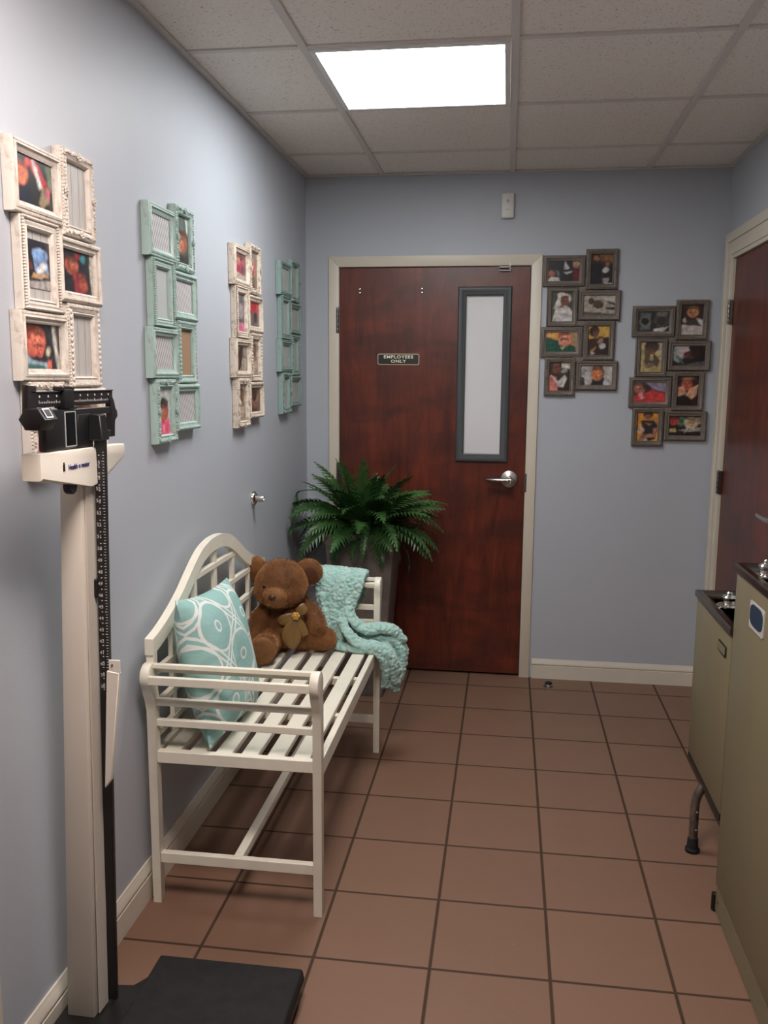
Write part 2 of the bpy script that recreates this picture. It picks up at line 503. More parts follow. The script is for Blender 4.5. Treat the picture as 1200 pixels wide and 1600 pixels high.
D1 = (0.165, 1.080, 2.002)            # door in the back wall: x0, x1, top
def f(bm):                             # back wall round the door opening
    box(bm, (-0.1, 0, 0), (D1[0] - 0.02, 0.12, H + 0.006))
    box(bm, (D1[1] + 0.02, 0, 0), (W + 0.1, 0.12, H + 0.006))
    box(bm, (D1[0] - 0.02, 0, D1[2] + 0.02), (D1[1] + 0.02, 0.12, H + 0.006))
struct('wall_back', MT['wall'], f)
LD = -2.815                            # near door opening in the left wall starts behind this casing
struct('wall_left', MT['wall'], lambda bm: box(bm, (-0.1, YF, 0), (0, 0, H + 0.006)))
R0, R1, RT = -0.155, -1.155, 2.005      # door in the right wall
def f(bm):
    box(bm, (W, R0 + 0.02, 0), (W + 0.1, 0, H + 0.006))
    box(bm, (W, YF, 0), (W + 0.1, R1 - 0.02, H + 0.006))
    box(bm, (W, R1 - 0.02, RT + 0.02), (W + 0.1, R0 + 0.02, H + 0.006))
struct('wall_right', MT['wall'], f)
struct('wall_front', MT['wall'], lambda bm: box(bm, (-0.1, YF - 0.1, 0), (W + 0.1, YF, H + 0.006)))

def bb_prof(t=0.014, h=0.098):
    return [(0, 0), (t, 0), (t, h * 0.66), (t * 0.60, h * 0.67), (t * 0.60, h * 0.71), (t * 0.95, h * 0.74), (t * 0.95, h * 0.80), (t * 0.45, h * 0.92), (t * 0.30, h), (0, h)]
struct('baseboard_back', MT['base'], lambda bm: prism(bm, [(-a, b) for a, b in bb_prof()], 'x', 1.142, W))
bm = B(); prism(bm, [(-a, b) for a, b in bb_prof()], 'x', 0, 0.105)
struct('trim_1', MT['base'], lambda q: prism(q, [(-a, b) for a, b in bb_prof()], 'x', 0.0, 0.112)); bm.free()
struct('baseboard_left', MT['base'], lambda bm: prism(bm, bb_prof(0.016, 0.105), 'y', LD, 0))
struct('baseboard_right', MT['base'], lambda bm: prism(bm, [(W - a, b) for a, b in bb_prof()], 'y', YF, R1 - 0.10))

# door frames and casings
def casing(bm, x0, x1, top, w, t):     # U-shape facing -y, in the y=0 plane, mitred
    out = [(x0 - w, 0), (x0 - w, top + w), (x1 + w, top + w), (x1 + w, 0), (x1, 0), (x1, top), (x0, top), (x0, 0)]
    for a, b, c, d in ((0, 1, 6, 7), (1, 2, 5, 6), (2, 3, 4, 5)):
        prism(bm, [out[a], out[b], out[c], out[d]], 'y', 0.0, -t, bev=0.002)
    box(bm, (x0 - 0.02, 0, 0), (x0, 0.12, top + 0.02)); box(bm, (x1, 0, 0), (x1 + 0.02, 0.12, top + 0.02))
    box(bm, (x0, 0, top), (x1, 0.12, top + 0.02))
struct('trim_2', MT['trim'], lambda bm: casing(bm, D1[0], D1[1], D1[2], 0.050, 0.012))

# right wall casing: stepped moulded boards
def f(bm):
    def strip(y0, y1, z0, z1):
        pass
    w = 0.115
    for (a, b, t) in ((0.0, 0.018, 0.010), (0.018, 0.075, 0.014), (0.075, 0.115, 0.020)):
        # a..b measured outward from the opening
        box(bm, (W - t, R0 + a, 0), (W, R0 + b, RT + b), 0.0015)
        box(bm, (W - t, R1 - b, 0), (W, R1 - a, RT + b), 0.0015)
        box(bm, (W - t, R1 - a + 0.0005, RT + a), (W, R0 + a - 0.0005, RT + b), 0.0015)
    box(bm, (W, R0, 0), (W + 0.1, R0 + 0.02, RT + 0.02)); box(bm, (W, R1 - 0.02, 0), (W + 0.1, R1, RT + 0.02))
    box(bm, (W, R1, RT), (W + 0.1, R0, RT + 0.02))
struct('trim_3', MT['trim'], f)
# left wall casing beside the camera
def f(bm):
    box(bm, (0, LD - 0.115, 0), (0.018, LD, 2.10), 0.003)
    box(bm, (0, LD - 1.15, 2.005), (0.018, LD - 0.115, 2.10), 0.003)
    box(bm, (0, LD - 1.15, 0), (0.018, LD - 1.035, 2.005), 0.003)
struct('trim_4', MT['trim'], f)
struct('door_3', MT['door'], lambda bm: box(bm, (0.001, LD - 1.034, 0.006), (0.012, LD - 0.116, 2.004)))

# back door
def hinge(parent, x, y, z, h, axis='y'):
    def f(bm):
        for i in range(5):
            z0 = z - h / 2 + i * h / 5
            lathe(bm, [(0, z0 + 0.001), (0.0062, z0 + 0.001), (0.0066, z0 + 0.003), (0.0066, z0 + h / 5 - 0.003), (0.0062, z0 + h / 5 - 0.001), (0, z0 + h / 5 - 0.001)], 12, (x, y, 0))
        lathe(bm, [(0, z + h / 2), (0.004, z + h / 2), (0.003, z + h / 2 + 0.004), (0, z + h / 2 + 0.005)], 10, (x, y, 0))
        if axis == 'y': box(bm, (x - 0.008, y + 0.003, z - h / 2), (x + 0.010, y + 0.0065, z + h / 2))
        else: box(bm, (x - 0.0065 + 0.009, y - 0.014, z - h / 2), (x + 0.013, y + 0.016, z + h / 2))
    return part('hinge', MT['hinge'], parent, f)
d1 = struct('door_1', MT['door'], lambda bm: [box(bm, (D1[0] + 0.003, 0.004, 0.012), (0.775, 0.046, D1[2] - 0.003)),
      box(bm, (0.963, 0.004, 0.012), (D1[1] - 0.003, 0.046, D1[2] - 0.003)),
      box(bm, (0.775, 0.004, 0.012), (0.963, 0.046, 1.112)), box(bm, (0.775, 0.004, 1.869), (0.963, 0.046, D1[2] - 0.003))])
def f(bm):
    x0, x1, z0, z1, w = 0.740, 0.994, 1.076, 1.908, 0.040
    prof = [(0, 0), (0, 0.008), (0.006, 0.013), (0.014, 0.0135), (0.022, 0.010), (0.034, 0.010), (w, 0.006), (w, -0.010)]
    rings = []
    for u, hgt in prof:
        rings.append([bm.verts.new((x, 0.004 - hgt, z)) for x, z in ((x0 + u, z0 + u), (x1 - u, z0 + u), (x1 - u, z1 - u), (x0 + u, z1 - u))])
    for a, b in zip(rings, rings[1:]):
        for j in range(4): bm.faces.new((a[j], a[(j + 1) % 4], b[(j + 1) % 4], b[j]))
wf = part('window_frame', MT['grayvin'], d1, f, label='dark grey frame of the narrow door window')
part('pane', MT['blind'], wf, lambda bm: box(bm, (0.770, 0.014, 1.105), (0.966, 0.020, 1.876)), label='white frosted pane')
hinge(d1, 0.160, -0.016, 1.752, 0.118)
hinge(d1, 0.160, -0.016, 1.00, 0.118)
hinge(d1, 0.160, -0.016, 0.25, 0.118)
part('latch_plate', MT['hinge'], d1, lambda bm: box(bm, (1.074, -0.0145, 0.935), (1.088, 0.0035, 1.025), 0.001))
for bx in (0.265, 0.567):
    for bz in (1.899, 1.881):
        part('bolt', MT['chrome'], d1, lambda bm: lathe(bm, [(0.0065, 0.004), (0.0065, 0.001), (0.0045, -0.003), (0, -0.0045)], 14, (bx, 0, bz), 'y'))
# lever handle
def f(bm):
    lathe(bm, [(0.042, 0.004), (0.042, 0.000), (0.040, -0.004), (0.030, -0.0085), (0.018, -0.011), (0.016, -0.024), (0.0, -0.024)], 36, (1.004, 0, 0.995), 'y')
lh = part('door_handle', MT['satin'], d1, f, label='satin steel lever handle')
def f(bm):
    tube(bm, [(1.004, -0.02, 0.994), (1.004, -0.050, 0.994)], [0.016, 0.0165], 20)
    pts = [(1.012, -0.050, 0.995), (0.985, -0.051, 0.995), (0.960, -0.052, 0.995), (0.935, -0.051, 0.995), (0.912, -0.045, 0.994), (0.897, -0.036, 0.993)]
    tube(bm, pts, [0.0150, 0.0125, 0.0105, 0.0100, 0.0095, 0.0080], 16, squash=0.8)
part('lever', MT['satin'], lh, f)
part('lock_cylinder', MT['chrome'], lh, lambda bm: lathe(bm, [(0.010, -0.050), (0.010, -0.069), (0.0085, -0.071), (0.0075, -0.071), (0.0065, -0.068), (0, -0.068)], 20, (1.004, 0, 0.990), 'y'))
part('keyhole', MT['black'], lh, lambda bm: box(bm, (1.0025, -0.0695, 0.984), (1.0055, -0.067, 0.996)))
# coordinator bracket at the top of the door
def f(bm):
    box(bm, (0.931, -0.016, 1.993), (0.985, 0.004, 1.998))
    box(bm, (0.978, -0.016, 1.985), (0.985, 0.0, 2.018))
    box(bm, (0.931, -0.0135, 1.978), (0.985, -0.001, 1.981))
part('contact_bracket', MT['hinge'], d1, f)

# right door
d2 = struct('door_2', MT['door'], lambda bm: box(bm, (W + 0.004, R1 + 0.003, 0.012), (W + 0.046, R0 - 0.003, RT - 0.003)))
for z in (1.775, 1.02, 0.26):
    hinge(d2, W - 0.012, R0 + 0.004, z, 0.105, 'x')
def f(bm):
    lathe(bm, [(0.040, 0.004), (0.040, 0), (0.036, -0.006), (0.016, -0.010), (0.014, -0.045), (0, -0.045)], 28, (W, R1 + 0.075, 0.990), 'x')
lh2 = part('door_handle', MT['satin'], d2, f, label='satin steel lever handle')
part('lever', MT['satin'], lh2, lambda bm: tube(bm, [(W - 0.045, R1 + 0.065, 0.990), (W - 0.052, R1 + 0.10, 0.990), (W - 0.053, R1 + 0.17, 0.991), (W - 0.050, R1 + 0.20, 0.991), (W - 0.046, R1 + 0.212, 0.991)], [0.011, 0.010, 0.0095, 0.0095, 0.008], 14))

# ceiling grid
GX, GY, G = 0.980, -0.4047, 0.61
ceil = bpy.data.objects['ceiling']
def f(bm):
    for k in (-1, 0, 1):
        x = GX + k * G
        box(bm, (x - 0.012, YF, H - 0.0005), (x + 0.012, 0, H + 0.006), 0.001)
    j = 0
    while GY - j * G > YF:
        y = GY - j * G
        for a, b in ((0, GX - G - 0.012), (GX - G + 0.012, GX - 0.012), (GX + 0.012, GX + G - 0.012), (GX + G + 0.012, W)):
            box(bm, (a, y - 0.011, H + 0.0005), (b, y + 0.011, H + 0.006), 0.001)
        j += 1
    # wall angle
    box(bm, (0, YF, H - 0.001), (0.020, 0, H + 0.004)); box(bm, (W - 0.020, YF, H - 0.001), (W, 0, H + 0.004))
    box(bm, (0.02, -0.020, H - 0.001), (W - 0.02, 0, H + 0.004))
part('ceiling_grid', MT['grid'], ceil, f)

# ------------------------------------------------------------------ ceiling lights
def light(cy, lampm, label):
    t = thing('ceiling_light', label, 'ceiling light', (GX - G / 2, cy, H))
    w = G / 2 - 0.013
    def f(bm):
        for a, b in (((-w, -w, -0.004), (w, -w + 0.018, 0.004)), ((-w, w - 0.018, -0.004), (w, w, 0.004)), ((-w, -w + 0.018, -0.004), (-w + 0.018, w - 0.018, 0.004)), ((w - 0.018, -w + 0.018, -0.004), (w, w - 0.018, 0.004))):
            box(bm, a, b, 0.0015)
    part('light_frame', MT['fixture'], t, f)
    part('diffuser', lampm, t, lambda bm: box(bm, (-w + 0.018, -w + 0.018, -0.002), (w - 0.018, w - 0.018, 0.003)))
    return t
light(GY - 1.5 * G, MT['lamp'], 'square fluorescent ceiling light glowing white in front of the employees door')
light(GY - 4.5 * G, MT['lamprear'], 'second square ceiling light, above the viewer and outside the picture')

# ------------------------------------------------------------------ picture collages
LAY = {'A': (0.000, 0.028, 0.195, 0.143), 'B': (0.200, 0.000, 0.148, 0.186), 'C': (0.022, 0.173, 0.146, 0.187), 'D': (0.172, 0.190, 0.195, 0.141),
       'E': (0.000, 0.362, 0.195, 0.142), 'F': (0.200, 0.333, 0.146, 0.186), 'G': (0.022, 0.506, 0.146, 0.184), 'H': (0.172, 0.521, 0.195, 0.141)}
BW = 0.0245
def ring_profile(bm, w, h, prof):
    rings = []
    for u, d in prof:
        rings.append([bm.verts.new((x, -d, z)) for x, z in ((u, -u), (w - u, -u), (w - u, -h + u), (u, -h + u))])
    for a, b in zip(rings, rings[1:]):
        for j in range(4): bm.faces.new((a[j], a[(j + 1) % 4], b[(j + 1) % 4], b[j]))
def along(w, h, u, step):
    """points on the rectangle inset by u"""
    out = []
    for (x0, z0, x1, z1) in ((u, -u, w - u, -u), (w - u, -u, w - u, -h + u), (w - u, -h + u, u, -h + u), (u, -h + u, u, -u)):
        L = math.hypot(x1 - x0, z1 - z0); n = max(1, round(L / step))
        for i in range(n):
            out.append((x0 + (x1 - x0) * i / n, z0 + (z1 - z0) * i / n, math.atan2(z1 - z0, x1 - x0)))
    return out
def frame_bm(k, depth):
    x, v, w, h = LAY[k]
    bm = B(); D = depth
    rnd = random.Random(ord(k))
    if k in 'AE':
        prof = [(0, 0), (0, D - 0.006), (0.002, D - 0.003), (0.006, D - 0.002), (0.008, D - 0.004), (0.0085, D - 0.001), (0.013, D + 0.001), (0.0155, D - 0.003), (0.0165, D - 0.004), (0.019, D - 0.005), (0.022, D - 0.009), (BW, D - 0.010), (BW, 0.003)]
    elif k in 'DH':
        prof = [(0, 0), (0, D - 0.008), (0.002, D - 0.002), (0.006, D + 0.001), (0.010, D), (0.012, D - 0.004), (0.018, D - 0.006), (0.020, D - 0.005), (BW, D - 0.009), (BW, 0.003)]
    elif k == 'C':
        prof = [(0, 0), (0, D - 0.008), (0.004, D - 0.005), (0.009, D - 0.004), (0.012, D - 0.002), (0.018, D - 0.005), (0.020, D - 0.003), (0.0225, D - 0.005), (BW, D - 0.009), (BW, 0.003)]
    else:
        prof = [(0, 0), (0, D - 0.008), (0.003, D - 0.003), (0.010, D - 0.001), (0.016, D - 0.004), (0.018, D - 0.006), (0.0205, D - 0.003), (0.023, D - 0.005), (BW, D - 0.009), (BW, 0.003)]
    ring_profile(bm, w, h, prof)
    if k == 'C':
        for px, pz, a in along(w, h, 0.0040, 0.0062):
            ell(bm, (px, -(D - 0.002), pz), (0.0036, 0.0042, 0.0038), Matrix.Rotation(-a + 0.7, 3, 'Y'), 1)
    if k in 'BG':
        for px, pz, a in along(w, h, 0.0085, 0.0085):
            s = rnd.uniform(0.7, 1.15)
            ell(bm, (px + rnd.uniform(-.001, .001), -(D - 0.001), pz + rnd.uniform(-.001, .001)), (0.0052 * s, 0.0034 * s, 0.0030 * s), Matrix.Rotation(rnd.uniform(0, PI), 3, 'Y'), 1)
        for px, pz, a in along(w, h, 0.0030, 0.0075):
            ell(bm, (px, -(D - 0.005), pz), (0.0035, 0.003, 0.003), None, 1)
        for (cx, cz) in ((w / 2, -0.009), (w - 0.009, -h / 2), (w / 2, -h + 0.009), (0.009, -h / 2)):
            for q in range(7):
                a = q * 2 * PI / 7
                ell(bm, (cx + 0.0065 * math.cos(a), -(D + 0.001), cz + 0.0065 * math.sin(a)), (0.0035, 0.003, 0.0035), None, 1)
            ell(bm, (cx, -(D + 0.003), cz), (0.0035, 0.003, 0.0035), None, 1)
    if k == 'F':
        for px, pz, a in along(w, h, 0.0060, 0.0120):
            ell(bm, (px, -(D - 0.001), pz), (0.0055, 0.0042, 0.0045), Matrix.Rotation(-a, 3, 'Y'), 1)
        for px, pz, a in along(w, h, 0.0018, 0.0070):
            ell(bm, (px, -(D - 0.006), pz), (0.0030, 0.003, 0.0028), None, 1)
    return bm
def shape_pts(s):
    if s[0] == 'e':
        _, cx, cy, rx, ry, rot, c = s; r = math.radians(rot); out = []
        for i in range(18):
            a = 2 * PI * i / 18
            x, y = rx * math.cos(a), ry * math.sin(a)
            out.append((cx + x * math.cos(r) - y * math.sin(r), cy + x * math.sin(r) + y * math.cos(r)))
        return out, c
    return s[1], s[2]
def photo_bm(w, h, bg, shapes):
    """flat print: a fine grid whose colours follow the picture's soft-edged areas; u across, v up, both 0..1"""
    bm = B(); lay = bm.loops.layers.float_color.new('Col')
    long_ = 44; nx = long_ if w > h else max(12, round(long_ * w / h)); ny = long_ if h >= w else max(12, round(long_ * h / w))
    asp = w / h
    S = []
    for sh in shapes:
        pts, c = shape_pts(sh); S.append((sh, pts, lin(c)))
        if sh[0] == 'e' and sh[3] > 0.11 and sh[4] > 0.11 and sh[6][0] > sh[6][2] * 1.15 and sh[6][0] > 95:      # a face or a head: brow shade, cheeks, eyes, mouth
            _, cx, cy, rx, ry, rot, cc = sh; d = lin(tuple(x * 0.62 for x in cc)); l_ = lin(tuple(min(255, x * 1.15) for x in cc)); k = lin((45, 28, 26))
            for (ox, oy, sx, sy, q) in ((0, .72, .85, .30, d), (.1, .05, .45, .45, l_), (-.36, .12, .11, .07, k), (.34, .12, .11, .07, k), (0, -.14, .10, .10, d), (0, -.46, .24, .07, lin((140, 52, 48)))):
                S.append((('e', cx + ox * rx, cy + oy * ry, max(sx * rx, 0.012), max(sy * ry, 0.012), rot, None), None, q))
    base = lin(bg); seed = sum(bg) * 0.37 + len(shapes) * 1.7
    def inside(sh, pts, u, v):
        if sh[0] == 'e':
            _, cx, cy, rx, ry, rot, _c = sh; a = math.radians(rot)
            dx, dy = u - cx, v - cy
            x = dx * math.cos(a) + dy * math.sin(a); y = -dx * math.sin(a) + dy * math.cos(a)
            d = (1 - math.sqrt((x / rx) ** 2 + (y / ry) ** 2)) * min(rx, ry)
        else:
            d = 1e9; ins = False
            for k in range(len(pts)):
                x0, y0 = pts[k]; x1, y1 = pts[(k + 1) % len(pts)]
                if (y0 > v) != (y1 > v) and u < (x1 - x0) * (v - y0) / (y1 - y0) + x0: ins = not ins
                L2 = (x1 - x0) ** 2 + (y1 - y0) ** 2
                tt = 0 if L2 == 0 else max(0, min(1, ((u - x0) * (x1 - x0) + (v - y0) * (y1 - y0)) / L2))
                d = min(d, math.hypot(u - x0 - tt * (x1 - x0), v - y0 - tt * (y1 - y0)))
            d = d if ins else -d
        return max(0.0, min(1.0, d / 0.05 + 0.5))
    cols = {}
    V_ = [[None] * (nx + 1) for _ in range(ny + 1)]
    for iy in range(ny + 1):
        for ix in range(nx + 1):
            u, v = ix / nx, iy / ny
            wu = u + 0.030 * noise.noise(Vector((u * 5 * asp, v * 5, seed))); wv = v + 0.030 * noise.noise(Vector((u * 5 * asp, v * 5, seed + 9)))
            c = list(base)
            for sh, pts, sc in S:
                a = inside(sh, pts, wu, wv)
                if a > 0:
                    for k in range(3): c[k] += (sc[k] - c[k]) * a
            m = 1.0 + 0.55 * noise.noise(Vector((u * 7 * asp, v * 7, seed + 3))) + 0.35 * noise.noise(Vector((u * 19 * asp, v * 19, seed + 5)))
            c = [max(0.003, x * max(0.25, m) * 0.9 + 0.004) for x in c]
            vt = bm.verts.new((u * w, -0.0012, -h + v * h)); V_[iy][ix] = vt; cols[vt] = tuple(c) + (1,)
    for iy in range(ny):
        for ix in range(nx):
            f_ = bm.faces.new((V_[iy][ix], V_[iy][ix + 1], V_[iy + 1][ix + 1], V_[iy + 1][ix]))
            for l in f_.loops: l[lay] = cols[l.vert]
    n0 = len(bm.faces); box(bm, (0, -0.0011, -h), (w, 0.0, 0)); bm.faces.ensure_lookup_table()
    for f_ in bm.faces[n0:]:
        for l in f_.loops: l[lay] = (0.6, 0.6, 0.6, 1)
    return bm
SK = (196, 120, 88); SKD = (98, 60, 45); SKL = (215, 160, 130)
P = {}
P['sleeper_red'] = ((38, 42, 40), [('p', [(0, 0), (.45, 0), (.4, .35), (0, .45)], (28, 32, 52)), ('p', [(.35, .9), (.55, 1), (.95, .45), (.8, .3), (.6, .55)], (190, 60, 70)), ('p', [(.45, .95), (.52, .95), (.72, .45), (.62, .4)], (225, 225, 220)),
     ('p', [(.7, .45), (.85, .5), (.9, .2), (.7, 0), (.6, .1)], (150, 135, 105)), ('p', [(.8, .9), (1, 1), (1, .4), (.9, .5)], (120, 140, 120)), ('e', .18, .60, .17, .24, -20, (222, 110, 75)), ('e', .22, .55, .10, .16, -20, (235, 140, 105)), ('e', .36, .88, .07, .09, 0, (225, 70, 60)), ('e', .85, .35, .06, .10, 0, (235, 120, 150))])
P['blue_baby'] = ((40, 38, 45), [('p', [(0, 0), (1, 0), (1, .2), (0, .15)], (170, 165, 160)), ('e', .60, .72, .30, .14, 0, (150, 180, 220)), ('p', [(.3, .8), (.8, .8), (.95, .35), (.6, .2), (.35, .4)], (130, 165, 210)), ('e', .65, .45, .22, .10, 20, (225, 225, 225)), ('p', [(.2, .22), (.9, .26), (.9, .35), (.3, .32)], (200, 160, 110)), ('e', .2, .45, .12, .08, 0, (110, 60, 55))])
P['dark_newborn'] = ((42, 44, 52), [('e', .32, .62, .22, .20, -20, (165, 88, 70)), ('e', .38, .66, .12, .12, 0, (185, 105, 84)), ('p', [(.35, .45), (.6, .5), (.8, .15), (.7, 0), (.4, 0)], (150, 60, 65)), ('e', .68, .28, .12, .20, 20, (180, 95, 75)), ('e', .52, .88, .10, .09, 0, (150, 50, 60)), ('e', .68, .85, .08, .10, 0, (60, 150, 160)), ('p', [(.92, 1), (1, 1), (1, 0), (.97, 0), (.9, .5)], (210, 208, 195))])
P['pacifier_baby'] = ((48, 50, 58), [('p', [(.78, 1), (.88, 1), (1, 0), (.93, 0), (.82, .5)], (215, 212, 200)), ('p', [(0, 0), (.7, 0), (.6, .16), (.25, .2), (0, .45)], (165, 190, 200)), ('e', .30, .62, .30, .34, -25, (190, 95, 75)), ('e', .38, .60, .20, .26, -25, (215, 120, 98)), ('e', .42, .42, .14, .14, 0, (225, 115, 100)), ('p', [(.05, 0), (.6, 0), (.55, .10), (.1, .12)], (70, 110, 105)), ('e', .66, .40, .06, .09, 0, (225, 215, 185)), ('p', [(.6, 0), (.75, 0), (.76, .2), (.66, .2)], (225, 115, 95))])
P['praying'] = ((70, 78, 72), [('p', [(.1, 1), (.9, 1), (.7, .6), (.3, .6)], (100, 110, 105)), ('p', [(.75, 1), (1, 1), (1, .6), (.85, .7)], (190, 205, 195)), ('e', .45, .45, .42, .24, 0, (170, 100, 75)), ('e', .40, .40, .25, .14, 20, (215, 140, 110)), ('p', [(0, 0), (1, 0), (1, .18), (0, .14)], (55, 45, 45))])
P['pink_baby'] = ((190, 195, 192), [('p', [(0, 0), (.95, 0), (.8, .35), (.2, .3)], (235, 90, 120)), ('e', .45, .50, .34, .22, 0, (165, 85, 62)), ('e', .48, .66, .28, .12, 0, (60, 42, 40)), ('e', .42, .46, .22, .15, 0, (195, 110, 82)), ('p', [(0, 1), (0, .6), (.2, 1)], (90, 92, 90)), ('p', [(.2, .1), (.5, .05), (.5, .22), (.25, .25)], (250, 130, 155))])
P['magenta'] = ((120, 75, 78), [('e', .5, .55, .4, .35, 10, (175, 60, 85)), ('e', .35, .72, .2, .16, 0, (205, 140, 120)), ('p', [(0, 0), (1, 0), (1, .2), (0, .3)], (190, 170, 160)), ('e', .75, .4, .14, .2, 0, (95, 50, 60))])
P['rose'] = ((135, 120, 110), [('e', .5, .55, .4, .2, 0, (185, 95, 95)), ('p', [(0, 0), (1, 0), (1, .3), (0, .35)], (120, 95, 80)), ('e', .4, .7, .25, .1, 0, (200, 140, 115))])
P['pink_corner'] = ((95, 90, 98), [('p', [(0, 0), (1, 0), (1, .22), (0, .28)], (210, 110, 140)), ('e', .55, .55, .32, .2, 0, (165, 150, 150)), ('p', [(.1, 1), (.6, 1), (.3, .6)], (150, 140, 135))])
P['red_top'] = ((125, 105, 100), [('p', [(0, 1), (1, 1), (1, .5), (.6, .62), (0, .5)], (190, 45, 60)), ('e', .68, .38, .2, .22, 0, (60, 45, 48)), ('p', [(0, 0), (.4, 0), (.3, .35), (0, .4)], (130, 128, 140))])
P['brown_mix'] = ((150, 135, 120), [('e', .4, .5, .2, .5, -20, (50, 38, 36)), ('e', .75, .35, .2, .3, 0, (175, 160, 140)), ('e', .2, .4, .15, .25, 0, (150, 80, 80))])
P['tan_mix'] = ((165, 145, 125), [('e', .5, .7, .3, .18, 0, (110, 78, 60)), ('e', .5, .3, .35, .2, 0, (190, 170, 150))])
P['sepia'] = ((95, 70, 58), [('e', .5, .55, .32, .35, 0, (150, 110, 88)), ('e', .45, .65, .2, .2, 0, (70, 48, 42))])
# grey collages on the back wall
P['triangle'] = ((24, 25, 32), [('p', [(0, 0), (.38, 0), (.33, .2), (.1, .22)], (205, 195, 185)), ('e', .11, .38, .10, .15, 0, (165, 95, 75)), ('p', [(.25, .55), (.32, .5), (.36, .25), (.30, .28)], (110, 115, 115)), ('p', [(.51, .95), (.67, .62), (.52, .56)], (220, 220, 222)), ('p', [(.5, .42), (.75, .5), (.72, .4), (.6, .35)], (190, 185, 185)), ('e', .88, .84, .12, .12, 0, (190, 160, 130)), ('e', .90, .68, .11, .06, 0, (150, 95, 70)), ('p', [(.8, .55), (1, .55), (1, 0), (.78, 0)], (110, 28, 34))])
P['couple'] = ((62, 42, 32), [('p', [(.4, 1), (1, 1), (1, .7), (.45, .8)], (130, 90, 55)), ('p', [(0, .7), (.5, .68), (.5, 0), (0, 0)], (22, 24, 34)), ('e', .25, .86, .13, .09, 0, (165, 110, 80)), ('e', .52, .84, .09, .07, 0, (120, 75, 55)), ('e', .75, .69, .13, .09, 0, (38, 26, 22)), ('e', .75, .67, .09, .07, 0, (170, 115, 85)), ('p', [(.52, .58), (.95, .58), (1, 0), (.6, 0)], (28, 26, 30)), ('e', .68, .47, .15, .09, 0, (195, 190, 185)), ('p', [(.55, .2), (.85, .22), (.8, .02), (.62, 0)], (150, 145, 140)), ('p', [(.7, .01), (1, .01), (1, .04), (.7, .04)], (225, 215, 200))])
P['white_hood'] = ((70, 75, 62), [('p', [(.05, 0), (1, 0), (1, .35), (.7, .55), (.2, .45)], (205, 200, 196)), ('e', .60, .82, .32, .14, -15, (225, 205, 200)), ('p', [(.1, .45), (.35, .9), (.45, .8), (.45, .45)], (215, 212, 205)), ('e', .62, .70, .20, .16, 0, (115, 72, 55)), ('e', .45, .50, .14, .05, 10, (125, 85, 65))])
P['on_sheet'] = ((170, 162, 150), [('p', [(0, 0), (1, 0), (1, .1), (0, .18)], (95, 88, 75)), ('e', .24, .70, .10, .16, 0, (70, 52, 42)), ('e', .46, .55, .17, .22, 20, (82, 62, 50)), ('p', [(.68, .72), (1, .62), (1, .5), (.8, .6)], (62, 48, 40)), ('p', [(.7, .4), (1, .42), (1, .28), (.72, .3)], (58, 45, 38)), ('p', [(.35, .15), (.55, .15), (.5, .08), (.35, .08)], (80, 60, 48)), ('e', .8, .8, .18, .08, 0, (205, 200, 192))])
P['green_shirt'] = ((215, 130, 62), [('p', [(0, 0), (1, 0), (.95, .3), (.6, .5), (0, .75)], (18, 82, 66)), ('p', [(.02, .9), (.35, .95), (.42, .72), (.06, .74)], (222, 175, 95)), ('p', [(.78, 1), (1, 1), (1, .2), (.85, .4)], (165, 140, 105)), ('e', .60, .66, .20, .36, 8, (212, 135, 108)), ('e', .56, .5, .14, .2, 0, (220, 145, 120)), ('p', [(.47, .26), (.63, .26), (.55, .1)], (200, 185, 130)), ('e', .51, .62, .03, .03, 0, (60, 40, 38)), ('e', .69, .62, .03, .03, 0, (60, 40, 38))])
P['yellow_room'] = ((205, 160, 72), [('p', [(0, .55), (.5, .6), (.45, 0), (0, 0)], (62, 42, 34)), ('e', .28, .82, .24, .18, 0, (38, 28, 24)), ('e', .36, .74, .14, .14, 0, (110, 78, 58)), ('p', [(.1, .15), (.5, .36), (.48, .28), (.15, .08)], (170, 125, 95)), ('p', [(.4, 0), (1, 0), (1, .6), (.5, .65), (.4, .3)], (48, 36, 32)), ('e', .58, .5, .14, .08, 30, (160, 115, 95)), ('e', .68, .32, .14, .11, 0, (200, 195, 190)), ('e', .22, .08, .08, .04, 0, (225, 220, 215)), ('p', [(.6, .95), (.98, .98), (.9, .68), (.65, .72)], (215, 172, 84))])
P['two_faces'] = ((58, 44, 38), [('p', [(.55, 1), (1, 1), (1, .78), (.6, .8)], (222, 215, 196)), ('p', [(0, .55), (.35, .5), (.45, 0), (0, 0)], (205, 120, 110)), ('e', .32, .9, .14, .1, 0, (140, 90, 72)), ('e', .38, .74, .20, .13, 0, (120, 78, 60)), ('p', [(.1, .55), (.45, .35), (.75, .55), (.85, .45), (.7, .15), (.45, .15)], (212, 205, 200)), ('e', .74, .70, .16, .07, 20, (150, 155, 150)), ('p', [(.5, .02), (1, .02), (1, .1), (.5, .1)], (60, 40, 34))])
P['asleep_white'] = ((185, 180, 176), [('p', [(0, 0), (.15, 0), (.12, .4), (0, .45)], (60, 55, 58)), ('p', [(.3, 0), (.8, 0), (.76, .4), (.38, .35)], (32, 34, 40)), ('e', .55, .62, .20, .38, 0, (110, 68, 48)), ('e', .52, .60, .18, .34, 0, (208, 130, 82)), ('p', [(.75, .3), (.95, .15), (.9, 0), (.72, 0)], (200, 200, 205)), ('e', .08, .7, .08, .2, 0, (150, 148, 146))])
